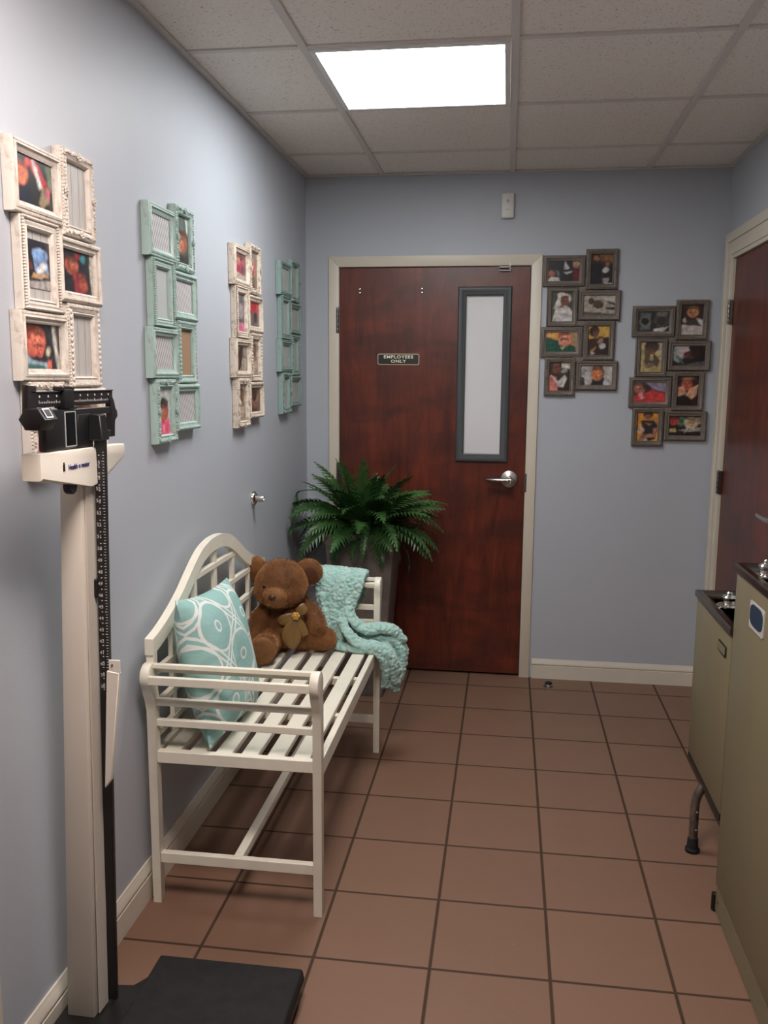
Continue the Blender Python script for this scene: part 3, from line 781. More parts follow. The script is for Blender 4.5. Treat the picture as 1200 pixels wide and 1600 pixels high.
P['ultrasound'] = ((38, 40, 40), [('p', [(.1, .9), (.42, .9), (.42, .1), (.1, .1)], (88, 95, 92)), ('e', .25, .45, .18, .28, 0, (105, 112, 106)), ('e', .24, .50, .12, .18, 0, (25, 26, 28)), ('e', .74, .55, .24, .35, 0, (72, 66, 62)), ('e', .76, .85, .18, .12, 0, (110, 108, 104)), ('p', [(.5, .03), (.8, .0), (1, .28), (.85, .22), (.55, .14)], (215, 212, 205)), ('e', .74, .55, .12, .2, 0, (50, 46, 44))])
P['bib_baby'] = ((58, 40, 38), [('p', [(0, 0), (1, 0), (1, .3), (.5, .32), (0, .35)], (200, 190, 185)), ('e', .52, .76, .26, .19, 0, (196, 138, 96)), ('p', [(.1, .5), (.9, .5), (.9, .35), (.1, .38)], (70, 66, 62)), ('p', [(.7, .55), (.95, .5), (1, .3), (.8, .4)], (205, 200, 195)), ('p', [(.05, .5), (.2, .58), (.25, .42), (.1, .4)], (180, 175, 170)), ('e', .42, .74, .04, .02, 0, (50, 34, 30)), ('e', .62, .74, .04, .02, 0, (50, 34, 30))])
P['knit'] = ((196, 176, 120), [('e', .52, .85, .34, .2, 0, (70, 52, 46)), ('p', [(.2, .85), (.45, .6), (.4, .25), (.2, .3)], (92, 78, 62)), ('p', [(.6, .65), (.9, .4), (.8, .15), (.6, .25)], (80, 72, 60)), ('e', .42, .25, .26, .12, 0, (120, 108, 88)), ('p', [(.85, 1), (1, 1), (1, .5), (.9, .6)], (175, 170, 170)), ('e', .5, .70, .2, .12, 0, (105, 74, 58)), ('e', .7, .08, .25, .06, 0, (160, 145, 85))])
P['dark_hands'] = ((30, 28, 28), [('p', [(0, 1), (.5, 1), (.45, .6), (.2, .15), (0, .3)], (150, 165, 162)), ('e', .32, .72, .18, .24, -30, (200, 178, 180)), ('p', [(0, .0), (1, 0), (1, .25), (.7, .2), (.3, .05)], (88, 88, 86)), ('e', .52, .55, .2, .18, 0, (95, 60, 55)), ('p', [(.1, .5), (.3, .1), (.36, .14), (.16, .55)], (80, 100, 100)), ('e', .68, .6, .14, .16, 0, (48, 34, 32))])
P['red_outfit'] = ((90, 50, 48), [('p', [(.35, 1), (1, 1), (1, .5), (.6, .65)], (150, 140, 162)), ('p', [(0, 0), (1, 0), (1, .45), (.5, .65), (.2, .4), (0, .3)], (205, 60, 58)), ('e', .30, .72, .22, .26, 20, (60, 44, 44)), ('e', .14, .70, .15, .22, 0, (190, 125, 100)), ('e', .22, .55, .13, .15, 0, (175, 105, 88)), ('p', [(.15, .42), (.25, .48), (.35, .2), (.22, .15)], (225, 150, 150))])
P['collar'] = ((60, 36, 34), [('e', .46, .72, .26, .22, 0, (175, 88, 70)), ('p', [(.0, .62), (.3, .68), (.42, .42), (.05, .32)], (214, 160, 128)), ('p', [(.4, .35), (.62, .6), (.98, .72), (.92, .4), (.7, .2)], (216, 168, 134)), ('p', [(0, .3), (.4, .35), (.7, .22), (.8, 0), (0, 0)], (34, 26, 26)), ('e', .5, .92, .26, .07, 0, (150, 118, 84))])
P['in_black'] = ((216, 148, 52), [('p', [(.2, .72), (.8, .72), (1, .55), (.9, .1), (.6, 0), (.3, .2)], (38, 34, 38)), ('e', .52, .92, .22, .12, 0, (32, 24, 24)), ('e', .50, .86, .14, .12, 0, (158, 104, 80)), ('p', [(.38, .62), (.7, .62), (.55, .54)], (170, 118, 92)), ('e', .18, .38, .18, .11, 0, (200, 175, 150)), ('p', [(.35, .22), (.85, .28), (.9, .16), (.4, .12)], (180, 128, 98)), ('e', .32, .12, .2, .1, 30, (150, 110, 88)), ('p', [(.75, .45), (.95, .45), (.9, .2), (.78, .2)], (172, 120, 92)), ('e', .45, .04, .08, .04, 0, (205, 200, 195))])
P['flowers'] = ((40, 32, 30), [('e', .17, .72, .15, .2, 0, (170, 70, 60)), ('p', [(0, .32), (.2, .38), (.24, .2), (0, .18)], (205, 185, 120)), ('e', .40, .85, .09, .12, 0, (60, 110, 90)), ('e', .38, .6, .08, .1, 0, (70, 125, 110)), ('e', .68, .65, .22, .3, 0, (205, 188, 155)), ('e', .72, .72, .12, .15, 0, (180, 145, 95)), ('p', [(.3, .3), (.6, .35), (1, .45), (1, .25), (.5, .2)], (165, 158, 150)), ('p', [(.8, .9), (1, .95), (1, .6), (.88, .6)], (150, 138, 118)), ('p', [(.5, .15), (.6, .5), (.66, .5)], (220, 215, 205))])

def collage(label, m, inserts, loc, rz, depth, scale=1.0, group=None):
    t = thing('photo_collage_frame', label, 'picture frame', loc, rz, group)
    t.scale = (scale, scale, scale)
    for k in 'ABCDEFGH':
        x, v, w, h = LAY[k]
        bm = frame_bm(k, depth)
        fo = obj('frame', bm, m, t, 40, (x, 0, -v))
        ow, oh = w - 2 * BW + 0.003, h - 2 * BW + 0.003
        ins = inserts[k]
        off = (BW - 0.0015, -(depth - 0.0145), -(BW - 0.0015))
        if ins in P:
            bg, sh = P[ins]
            o = obj('photograph', photo_bm(ow, oh, bg, sh), MT['photo'], fo, 0, off)
        elif ins == 'blue_baby_card':
            part('backing_card', MT['plank'], fo, lambda bm: box(bm, (0, -0.001, -oh), (ow, 0, 0)), 0, None, off)
            bg, sh = P['blue_baby']
            o = obj('photograph', photo_bm(ow, oh * 0.70, bg, sh), MT['photo'], fo, 0, (off[0], off[1] - 0.0012, off[2] - oh * 0.14))
        else:
            part('backing_card', MT[ins], fo, lambda bm: box(bm, (0, -0.001, -oh), (ow, 0, 0)), 0, None, off)
    # blocks that tie the frames together at the back
    def f(bm):
        box(bm, (0.10, -0.0045, -0.680), (0.155, -0.0005, -0.05)); box(bm, (0.23, -0.0045, -0.65), (0.29, -0.0005, -0.02))
        for z in (-0.185, -0.345, -0.515): box(bm, (0.160, -0.016, z - 0.012), (0.206, -0.010, z + 0.012), 0.002)
    part('back_rail', m, t, f)
    return t
GL = 'collage frames on the left wall'; GB = 'grey collage frames on the back wall'
collage('whitewashed eight-opening collage frame above the scale, nearest on the left wall', MT['worn_white'],
        dict(A='sleeper_red', B='plank', C='blue_baby_card', D='dark_newborn', E='pacifier_baby', F='plank', G='pink_baby', H='tan_mix'), (0.0015, -2.624, 1.9645), PI / 2, 0.026, 0.991)
collage('distressed aqua collage frame with striped cards, second from the viewer', MT['worn_aqua'],
        dict(A='stripe', B='praying', C='greycard', D='stripe', E='stripe', F='browncard', G='pink_baby', H='stripe'), (0.0015, -1.964, 1.969), PI / 2, 0.026, 0.988)
collage('chipped cream collage frame with photos, between the two aqua ones', MT['worn_cream'],
        dict(A='magenta', B='rose', C='pink_corner', D='red_top', E='brown_mix', F='tan_mix', G='tan_mix', H='sepia'), (0.0015, -1.218, 1.969), PI / 2, 0.026, 0.981)
collage('dusty sage green collage frame nearest the corner beside the employees door', MT['worn_sage'],
        dict(A='greycard', B='plank', C='greycard', D='plank', E='greycard', F='greycard', G='greycard', H='plank'), (0.0015, -0.575, 1.993), PI / 2, 0.026, 0.978)
collage('grey-brown collage frame with eight photos, hung higher beside the employees door', MT['worn_taupe'],
        dict(A='triangle', B='couple', C='white_hood', D='on_sheet', E='green_shirt', F='yellow_room', G='two_faces', H='asleep_white'), (1.134, -0.0015, 2.072), 0, 0.022, 0.975)
collage('grey-brown collage frame with eight photos, hung lower near the right corner', MT['worn_taupe'],
        dict(A='ultrasound', B='bib_baby', C='knit', D='dark_hands', E='red_outfit', F='collar', G='in_black', H='flowers'), (1.549, -0.0015, 1.842), 0, 0.022, 0.975)

# ------------------------------------------------------------------ small wall and floor fittings
t = thing('wall_sensor', 'small white plastic wall sensor high above the employees door', 'sensor', (0.9625, 0, 2.27))
part('sensor_case', MT['plastic'], t, lambda bm: box(bm, (-0.0295, -0.024, -0.056), (0.0295, -0.0005, 0.056), 0.006, seg=3))
part('sensor_lens', MT['greycard'], t, lambda bm: lathe(bm, [(0.008, -0.022), (0.007, -0.026), (0, -0.028)], 18, (0, 0, 0.020), 'y'))
part('sensor_slot', MT['hinge'], t, lambda bm: box(bm, (-0.012, -0.0246, -0.020), (0.012, -0.022, -0.017)))

t = thing('door_sign', 'small black and gold sign lettered EMPLOYEES ONLY on the door', 'sign', (0.456, 0.003, 1.567))
def rrect(w, h, r, n=6):
    out = []
    for cx, cy, a0 in ((w - r, h - r, 0), (-w + r, h - r, 90), (-w + r, -h + r, 180), (w - r, -h + r, 270)):
        for i in range(n + 1):
            a = math.radians(a0 + 90 * i / n); out.append((cx + r * math.cos(a), cy + r * math.sin(a)))
    return out
part('sign_border', MT['gold'], t, lambda bm: prism(bm, rrect(0.1015, 0.0265, 0.009), 'y', -0.0022, 0.0))
part('sign_plate', MT['signblack'], t, lambda bm: prism(bm, rrect(0.0985, 0.0235, 0.0075), 'y', -0.0028, -0.001))
lt = text_mesh('lettering', 'EMPLOYEES\nONLY', 0.0200, MT['signtext'], t, (0, -0.0030, 0.0005), (PI / 2, 0, 0), spacing=1.12, line=1.02, offset=0.0004)
lt.scale = (1.28, 1.0, 1.0)

t = thing('wall_door_stop', 'round chrome door stop on the left wall behind the teddy bear', 'door stop', (0, -0.955, 1.003))
part('stop_flange', MT['chrome'], t, lambda bm: lathe(bm, [(0.030, 0.0005), (0.030, 0.003), (0.027, 0.010), (0.020, 0.014), (0.017, 0.016), (0, 0.016)], 32, axis='x'))
part('stop_barrel', MT['satin'], t, lambda bm: lathe(bm, [(0.013, 0.014), (0.0135, 0.018), (0.0135, 0.042), (0.012, 0.045), (0.008, 0.045), (0.007, 0.042), (0, 0.042)], 24, axis='x'))

def floor_stop(loc, label, m1):
    t = thing('floor_door_stop', label, 'door stop', loc)
    part('stop_base', m1, t, lambda bm: lathe(bm, [(0.024, 0.0), (0.024, 0.006), (0.021, 0.013), (0.019, 0.014)], 28))
    part('rubber_bumper', MT['rubber'], t, lambda bm: lathe(bm, [(0.0185, 0.010), (0.018, 0.018), (0.012, 0.0235), (0, 0.025)], 24))
floor_stop((1.222, -0.125, 0), 'low round metal floor stop beside the door casing', MT['satin'])
floor_stop((0.455, -0.215, 0), 'small dark floor stop half hidden behind the blanket', MT['hinge'])

# ------------------------------------------------------------------ bench
Y0, Y1 = -2.100, -0.980               # outer ends
XB, XF = 0.030, 0.518                 # back and front
bench = thing('garden_bench', 'cream painted wooden bench with arched lattice back along the left wall', 'bench', (0.27, -1.54, 0))
def bl(fn, name, label=None):
    o = part(name, MT['bench'], bench, fn, 35, label)
    o.location = (-0.27, 1.54, 0)
    return o
LW = 0.024; LD2 = 0.030
def scroll_plate(bm, x0, x1, yo, s, zseat=0.0):
    """leg + rolled arm plate seen from the side (y-z outline); s=-1 for the near end (roll bulges to -y)"""
    pts = [(0.0, 0.0), (LD2, 0.0), (LD2, 0.60), (0.026, 0.625), (0.024, 0.640)]
    cy, cz, r = -0.006, 0.672, 0.036
    for i in range(0, 15):
        a = math.radians(-20 + i * 250 / 14)
        pts.append((cy + r * math.cos(a), cz + r * math.sin(a)))
    pts += [(-0.024, 0.625), (-0.010, 0.600), (0.0, 0.570)]
    P2 = [((yo + p[0]) if s < 0 else (yo - p[0]), p[1]) for p in pts]
    prism(bm, P2, 'x', x0, x1, bev=0.0015)
for yo, s in ((Y0, -1), (Y1, 1)):
    a = yo; b = yo + LD2 if s < 0 else yo - LD2
    lo, hi = min(a, b), max(a, b)
    bl(lambda bm: scroll_plate(bm, XF - LW, XF, yo, s), 'leg')
    bl(lambda bm: scroll_plate(bm, XB + 0.0, XB + LW, yo, s), 'leg')
    m = (lo + hi) / 2
    # arm rails, wrapped round the roll
    sg = -1 if s < 0 else 1
    cy, cz = yo - sg * (-0.006), 0.672
    for ang, hh in ((82, 0.0065), (22, 0.0065), (186, 0.0115)):
        ra = math.radians(ang)
        py, pz = (yo + (-0.006 + 0.028 * math.cos(ra)) if s < 0 else yo - (-0.006 + 0.028 * math.cos(ra))), 0.672 + 0.028 * math.sin(ra)
        bl(lambda bm: box(bm, (XB + LW, py - 0.007, pz - hh), (XF - LW, py + 0.007, pz + hh), 0.0015), 'arm_rail')
    for zc in (0.592, 0.533):
        bl(lambda bm: box(bm, (XB + LW, m - 0.008, zc - 0.010), (XF - LW, m + 0.008, zc + 0.010), 0.0015), 'arm_rail')
    bl(lambda bm: box(bm, (XB + LW, m - 0.011, 0.418), (XF - LW, m + 0.011, 0.452), 0.0015), 'end_rail')
    bl(lambda bm: box(bm, (XB + LW, m - 0.010, 0.120), (XF - LW, m + 0.010, 0.150), 0.0015), 'stretcher')
bl(lambda bm: box(bm, (0.262, Y0 + LD2 - 0.004, 0.126), (0.288, Y1 - LD2 + 0.004, 0.150), 0.0015), 'long_stretcher')
bl(lambda bm: box(bm, (XF - 0.022, Y0 + LD2, 0.400), (XF - 0.002, Y1 - LD2, 0.448), 0.0015), 'front_rail')
bl(lambda bm: box(bm, (XB + 0.002, Y0 + LD2, 0.400), (XB + 0.022, Y1 - LD2, 0.448), 0.0015), 'back_rail')
for i in range(6):
    xc = 0.088 + i * 0.0735
    bl(lambda bm: box(bm, (xc - 0.0235, Y0 + 0.024, 0.430), (xc + 0.0235, Y1 - 0.024, 0.448), 0.002), 'seat_slat')
for yc in (-1.70, -1.36):
    bl(lambda bm: box(bm, (XB + 0.022, yc - 0.012, 0.405), (XF - 0.022, yc + 0.012, 0.430), 0.0015), 'seat_bearer')
# arched back
YC = -1.555
half = [(0.0, 0.960), (0.06, 0.957), (0.13, 0.943), (0.19, 0.918), (0.25, 0.886), (0.31, 0.852), (0.37, 0.825), (0.43, 0.802), (0.49, 0.784), (0.548, 0.772)]
def arch_pts(off):
    L = [(YC - y * (YC - Y0) / 0.548, z) for y, z in half[::-1]] + [(YC + y * (Y1 - YC) / 0.548, z) for y, z in half[1:]]
    out = []
    for i, (y, z) in enumerate(L):
        a = L[max(0, i - 1)]; b = L[min(len(L) - 1, i + 1)]
        d = Vector((b[0] - a[0], b[1] - a[1])).normalized()
        if i in (0, len(L) - 1): out.append((y, z - off / max(0.3, d.x)))
        else: out.append((y + d.y * off, z - d.x * off))
    return L, out
def smooth_pl(L, n=4):
    out = []
    for i in range(len(L) - 1):
        p0 = L[max(0, i - 1)]; p1 = L[i]; p2 = L[i + 1]; p3 = L[min(len(L) - 1, i + 2)]
        for k in range(n):
            t_ = k / n
            out.append(tuple(0.5 * (2 * p1[j] + (p2[j] - p0[j]) * t_ + (2 * p0[j] - 5 * p1[j] + 4 * p2[j] - p3[j]) * t_ ** 2 + (3 * p1[j] - p0[j] - 3 * p2[j] + p3[j]) * t_ ** 3) for j in range(len(p1))))
    out.append(L[-1]); return out
XA0, XA1 = XB, XB + 0.024
def f(bm):
    o, i_ = arch_pts(0.044)
    o = smooth_pl(o); i_ = smooth_pl(i_)
    for x in (XA0, XA1):
        pass
    v = [[bm.verts.new((x, p[0], p[1])) for p in L] for x in (XA0, XA1) for L in (o, i_)]
    o0, i0, o1, i1 = v
    for k in range(len(o) - 1):
        bm.faces.new((o0[k], o0[k + 1], i0[k + 1], i0[k])); bm.faces.new((o1[k], i1[k], i1[k + 1], o1[k + 1]))
        bm.faces.new((o0[k], o1[k], o1[k + 1], o0[k + 1])); bm.faces.new((i0[k], i0[k + 1], i1[k + 1], i1[k]))
    bm.faces.new((o0[0], i0[0], i1[0], o1[0])); bm.faces.new((o0[-1], o1[-1], i1[-1], i0[-1]))
bl(f, 'arched_top_rail')
def arch_z(y):
    _, L = arch_pts(0.040)
    for a, b in zip(L, L[1:]):
        if a[0] <= y <= b[0]: return a[1] + (b[1] - a[1]) * (y - a[0]) / (b[0] - a[0])
    return L[0][1] if y < L[0][0] else L[-1][1]
for yo in (Y0 + 0.004, Y1 - 0.029):
    bl(lambda bm: box(bm, (XB + 0.001, yo, 0.610), (XB + 0.023, yo + 0.025, 0.745), 0.001), 'back_post')
lat_y = [YC + d for d in (-0.38, -0.19, 0.0, 0.19, 0.38)]
for y in lat_y:
    bl(lambda bm: box(bm, (XB + 0.004, y - 0.012, 0.448), (XB + 0.018, y + 0.012, arch_z(y) + 0.006), 0.001), 'lattice_upright')
for z in (0.863, 0.765, 0.668, 0.575, 0.490):
    ys = [y / 200 for y in range(int((Y0 + 0.026) * 200), int((Y1 - 0.026) * 200)) if arch_z(y / 200) > z + 0.004]
    lo, hi = min(ys) - 0.004, max(ys) + 0.006
    bl(lambda bm: box(bm, (XB + 0.003, lo, z - 0.009), (XB + 0.020, hi, z + 0.009), 0.001), 'lattice_rail')

# ------------------------------------------------------------------ pillow
def f(bm):
    n = 28; S = 0.212
    for side in (1, -1):
        grid = []
        for i in range(n + 1):
            row = []
            for j in range(n + 1):
                u, v = -1 + 2 * i / n, -1 + 2 * j / n
                pin = 1 - 0.075 * (1 - v * v) * abs(u) ** 3; pin2 = 1 - 0.075 * (1 - u * u) * abs(v) ** 3
                h = 0.078 * max(0, (1 - u ** 4)) ** 0.6 * max(0, (1 - v ** 4)) ** 0.6 * (1 - 0.18 * (u * u + v * v))
                wr = 0.004 * math.sin(7 * u + 3 * v) * (1 - u * u) * (1 - v * v) + 0.006 * noise.noise(Vector((u * 2.2, v * 2.2, side * 3.0))) * (1 - u * u) * (1 - v * v)
                row.append(bm.verts.new((u * S * pin, v * S * pin2, side * (h + wr))))
            grid.append(row)
        for i in range(n):
            for j in range(n):
                q = (grid[i][j], grid[i + 1][j], grid[i + 1][j + 1], grid[i][j + 1])
                bm.faces.new(q if side > 0 else q[::-1])
    bmesh.ops.remove_doubles(bm, verts=bm.verts[:], dist=0.0004)
bm = B(); f(bm)
pil = obj('throw_pillow', bm, MT['pillow'], None, 60)
tag(pil, 'aqua throw pillow with white geometric line print, leaning in the near bench corner', 'pillow')
ux = Vector((0.02, 0.985, -0.07)).normalized(); uy = Vector((-0.235, 0.0, 0.972)); uy = (uy - ux * uy.dot(ux)).normalized()
uz = ux.cross(uy)
if uz.x < 0: uz = -uz; 
pm = Matrix((ux, uy, ux.cross(uy))).transposed().to_4x4()
pm.translation = Vector((0.157, -1.860, 0.651))
pil.matrix_world = pm

# ------------------------------------------------------------------ teddy bear
bear = thing('teddy_bear', 'brown plush teddy bear wearing a bronze ribbon bow, sitting on the bench', 'teddy bear', (0.178, -1.108, 0.452), math.radians(8))
bear.scale = (1.03, 1.03, 1.03)
def bp(a, b, c): return Vector((a, -b, c))     # a right, b towards viewer, c up
def fuzz(bm, n, ln, seed, mi=0):
    rnd = random.Random(seed)
    bm.faces.ensure_lookup_table()
    fs = [f_ for f_ in bm.faces]
    ar = [f_.calc_area() for f_ in fs]; tot = sum(ar)
    picks = rnd.choices(fs, ar, k=n)
    data = []
    for f_ in picks:
        vs = f_.verts; w = [rnd.random() for _ in vs]; s = sum(w)
        p = sum((v.co * (x / s) for v, x in zip(vs, w)), Vector())
        data.append((p, f_.normal.copy(), f_.smooth))
    for p, nn, _ in data:
        r = Vector((rnd.uniform(-1, 1), rnd.uniform(-1, 1), rnd.uniform(-1, 1)))
        s = nn.cross(r)
        if s.length < 1e-3: continue
        s.normalize()
        tip = p + (nn * 0.75 + r * 0.35 + Vector((0, 0, -0.35))).normalized() * ln * rnd.uniform(0.5, 1.1)
        w = 0.0008
        bm.faces.new((bm.verts.new(p - s * w - nn * 0.001), bm.verts.new(p + s * w - nn * 0.001), bm.verts.new(tip)))
def blob(specs, vox=0.005, sm=4):
    bm = B()
    for s in specs:
        if s[0] == 'e': ell(bm, s[1], s[2], s[3] if len(s) > 3 else None, 3)
        else:
            pts, rs = s[1], s[2]
            for k in range(len(pts) - 1):
                for q in range(7):
                    tt = q / 6; c = Vector(pts[k]).lerp(Vector(pts[k + 1]), tt); r = rs[k] + (rs[k + 1] - rs[k]) * tt
                    ell(bm, c, (r, r, r), None, 2)
    return evaluated(bm, [('REMESH', dict(mode='VOXEL', voxel_size=vox)), ('SMOOTH', dict(iterations=sm, factor=0.6))])
def Rx(d, ax='Y'): return Matrix.Rotation(math.radians(d), 3, ax)
bm = blob([('e', bp(0.0, 0.0, 0.108), (0.090, 0.082, 0.108)), ('e', bp(0.0, 0.025, 0.075), (0.088, 0.080, 0.072)),
           ('e', bp(-0.020, 0.032, 0.250), (0.100, 0.092, 0.090)), ('e', bp(-0.024, 0.050, 0.230), (0.097, 0.082, 0.068)),
           ('t', [bp(-0.062, 0.01, 0.160), bp(-0.100, 0.040, 0.115), bp(-0.100, 0.085, 0.065)], [0.036, 0.038, 0.034]),
           ('t', [bp(0.060, 0.01, 0.160), bp(0.100, 0.035, 0.125), bp(0.118, 0.075, 0.098)], [0.036, 0.036, 0.034]),
           ('t', [bp(-0.045, 0.04, 0.050), bp(-0.062, 0.13, 0.052), bp(-0.064, 0.185, 0.055)], [0.050, 0.044, 0.050]),
           ('t', [bp(0.045, 0.03, 0.052), bp(0.110, 0.045, 0.050), bp(0.142, 0.055, 0.048)], [0.052, 0.048, 0.044])])
fuzz(bm, 14000, 0.0085, 1)
obj('body', bm, MT['fur'], bear, 70)
def bpart(name, specs, m, n, seed, ln=0.007, vox=0.004, sm=2, label=None):
    bm = blob(specs, vox, sm); fuzz(bm, n, ln, seed)
    o = obj(name, bm, m, bear, 70)
    if label: o['label'] = label
    return o
bpart('muzzle', [('e', bp(-0.032, 0.114, 0.226), (0.046, 0.036, 0.033)), ('e', bp(-0.030, 0.100, 0.203), (0.046, 0.038, 0.028))], MT['furmid'], 1800, 2, 0.006)
bpart('ear', [('e', bp(-0.106, 0.026, 0.296), (0.036, 0.024, 0.054), Rx(-8))], MT['fur'], 1300, 3)
bpart('ear', [('e', bp(0.080, 0.014, 0.290), (0.052, 0.022, 0.050), Rx(25))], MT['fur'], 1500, 4)
bpart('inner_ear', [('e', bp(0.084, 0.032, 0.280), (0.034, 0.009, 0.033), Rx(25))], MT['furdark'], 500, 5, 0.004)
bpart('foot_pad', [('e', bp(-0.066, 0.228, 0.055), (0.048, 0.014, 0.050))], MT['furlight'], 1600, 6, 0.005, label='tan foot pad')
part('nose', MT['nose'], bear, lambda q: ell(q, bp(-0.040, 0.151, 0.226), (0.014, 0.008, 0.010), None, 2))
for ex, ez, eb in ((-0.072, 0.256, 0.114), (0.010, 0.254, 0.116)):
    part('eye', MT['eye'], bear, lambda q: ell(q, bp(ex, eb, ez), (0.0065, 0.005, 0.0065), None, 2))
# bow
def ribbon(bm, pts, ws, nrm, th=0.0012):
    pts = [Vector(p) for p in pts]; L = []
    for i, p in enumerate(pts):
        d = (pts[min(i + 1, len(pts) - 1)] - pts[max(0, i - 1)]).normalized()
        s = d.cross(nrm).normalized(); w = ws[i]
        n2 = s.cross(d).normalized()
        crease = n2 * 0.22 * w
        L.append([bm.verts.new(p - s * w), bm.verts.new(p - s * w * 0.4 + crease), bm.verts.new(p + crease * 0.2), bm.verts.new(p + s * w * 0.4 + crease), bm.verts.new(p + s * w)])
    for a, b in zip(L, L[1:]):
        for j in range(4): bm.faces.new((a[j], a[j + 1], b[j + 1], b[j]))
bk = bp(0.040, 0.104, 0.150)
def bowf(bm):
    nz = Vector((0.1, -1, 0.1))
    ribbon(bm, [bk, bk + bp(-0.022, .006, -0.006), bk + bp(-0.045, 0.010, -0.016), bk + bp(-0.062, 0.006, -0.024)], [0.006, 0.018, 0.021, 0.014], nz)
    ribbon(bm, [bk, bk + bp(0.014, .004, 0.014), bk + bp(0.026, 0.004, 0.026), bk + bp(0.036, -0.004, 0.032)], [0.006, 0.018, 0.022, 0.015], nz)
    ribbon(bm, [bk, bk + bp(-0.010, .008, -0.030), bk + bp(-0.018, .014, -0.066), bk + bp(-0.014, .018, -0.098), bk + bp(-0.008, .018, -0.122)], [0.006, 0.026, 0.038, 0.034, 0.005], nz)
    ribbon(bm, [bk, bk + bp(0.014, .004, -0.028), bk + bp(0.026, 0.008, -0.052), bk + bp(0.034, 0.010, -0.074)], [0.005, 0.013, 0.016, 0.013], nz)
    # band round the neck
    ring = [bp(-0.008 + 0.072 * math.cos(a), 0.020 + 0.066 * math.sin(a), 0.170 - 0.010 * math.sin(a)) for a in [math.radians(x) for x in range(-170, 60, 15)]]
    tube(bm, ring, 0.006, 8)
me_bm = B(); bowf(me_bm)
me_bm = evaluated(me_bm, [('SOLIDIFY', dict(thickness=0.0016, offset=0.0)), ('SUBSURF', dict(levels=1))])
bow = obj('bow', me_bm, MT['ribbon'], bear, 60)
def f(bm):
    ell(bm, bk + bp(0, 0.012, 0), (0.013, 0.010, 0.013), None, 2)
    for q in range(6):
        a = q * PI / 3
        ell(bm, bk + bp(0.009 * math.cos(a), 0.014, 0.009 * math.sin(a)), (0.007, 0.007, 0.007), None, 2)
part('bow_knot', MT['ribbonknot'], bow, f, label='gold rosette knot')

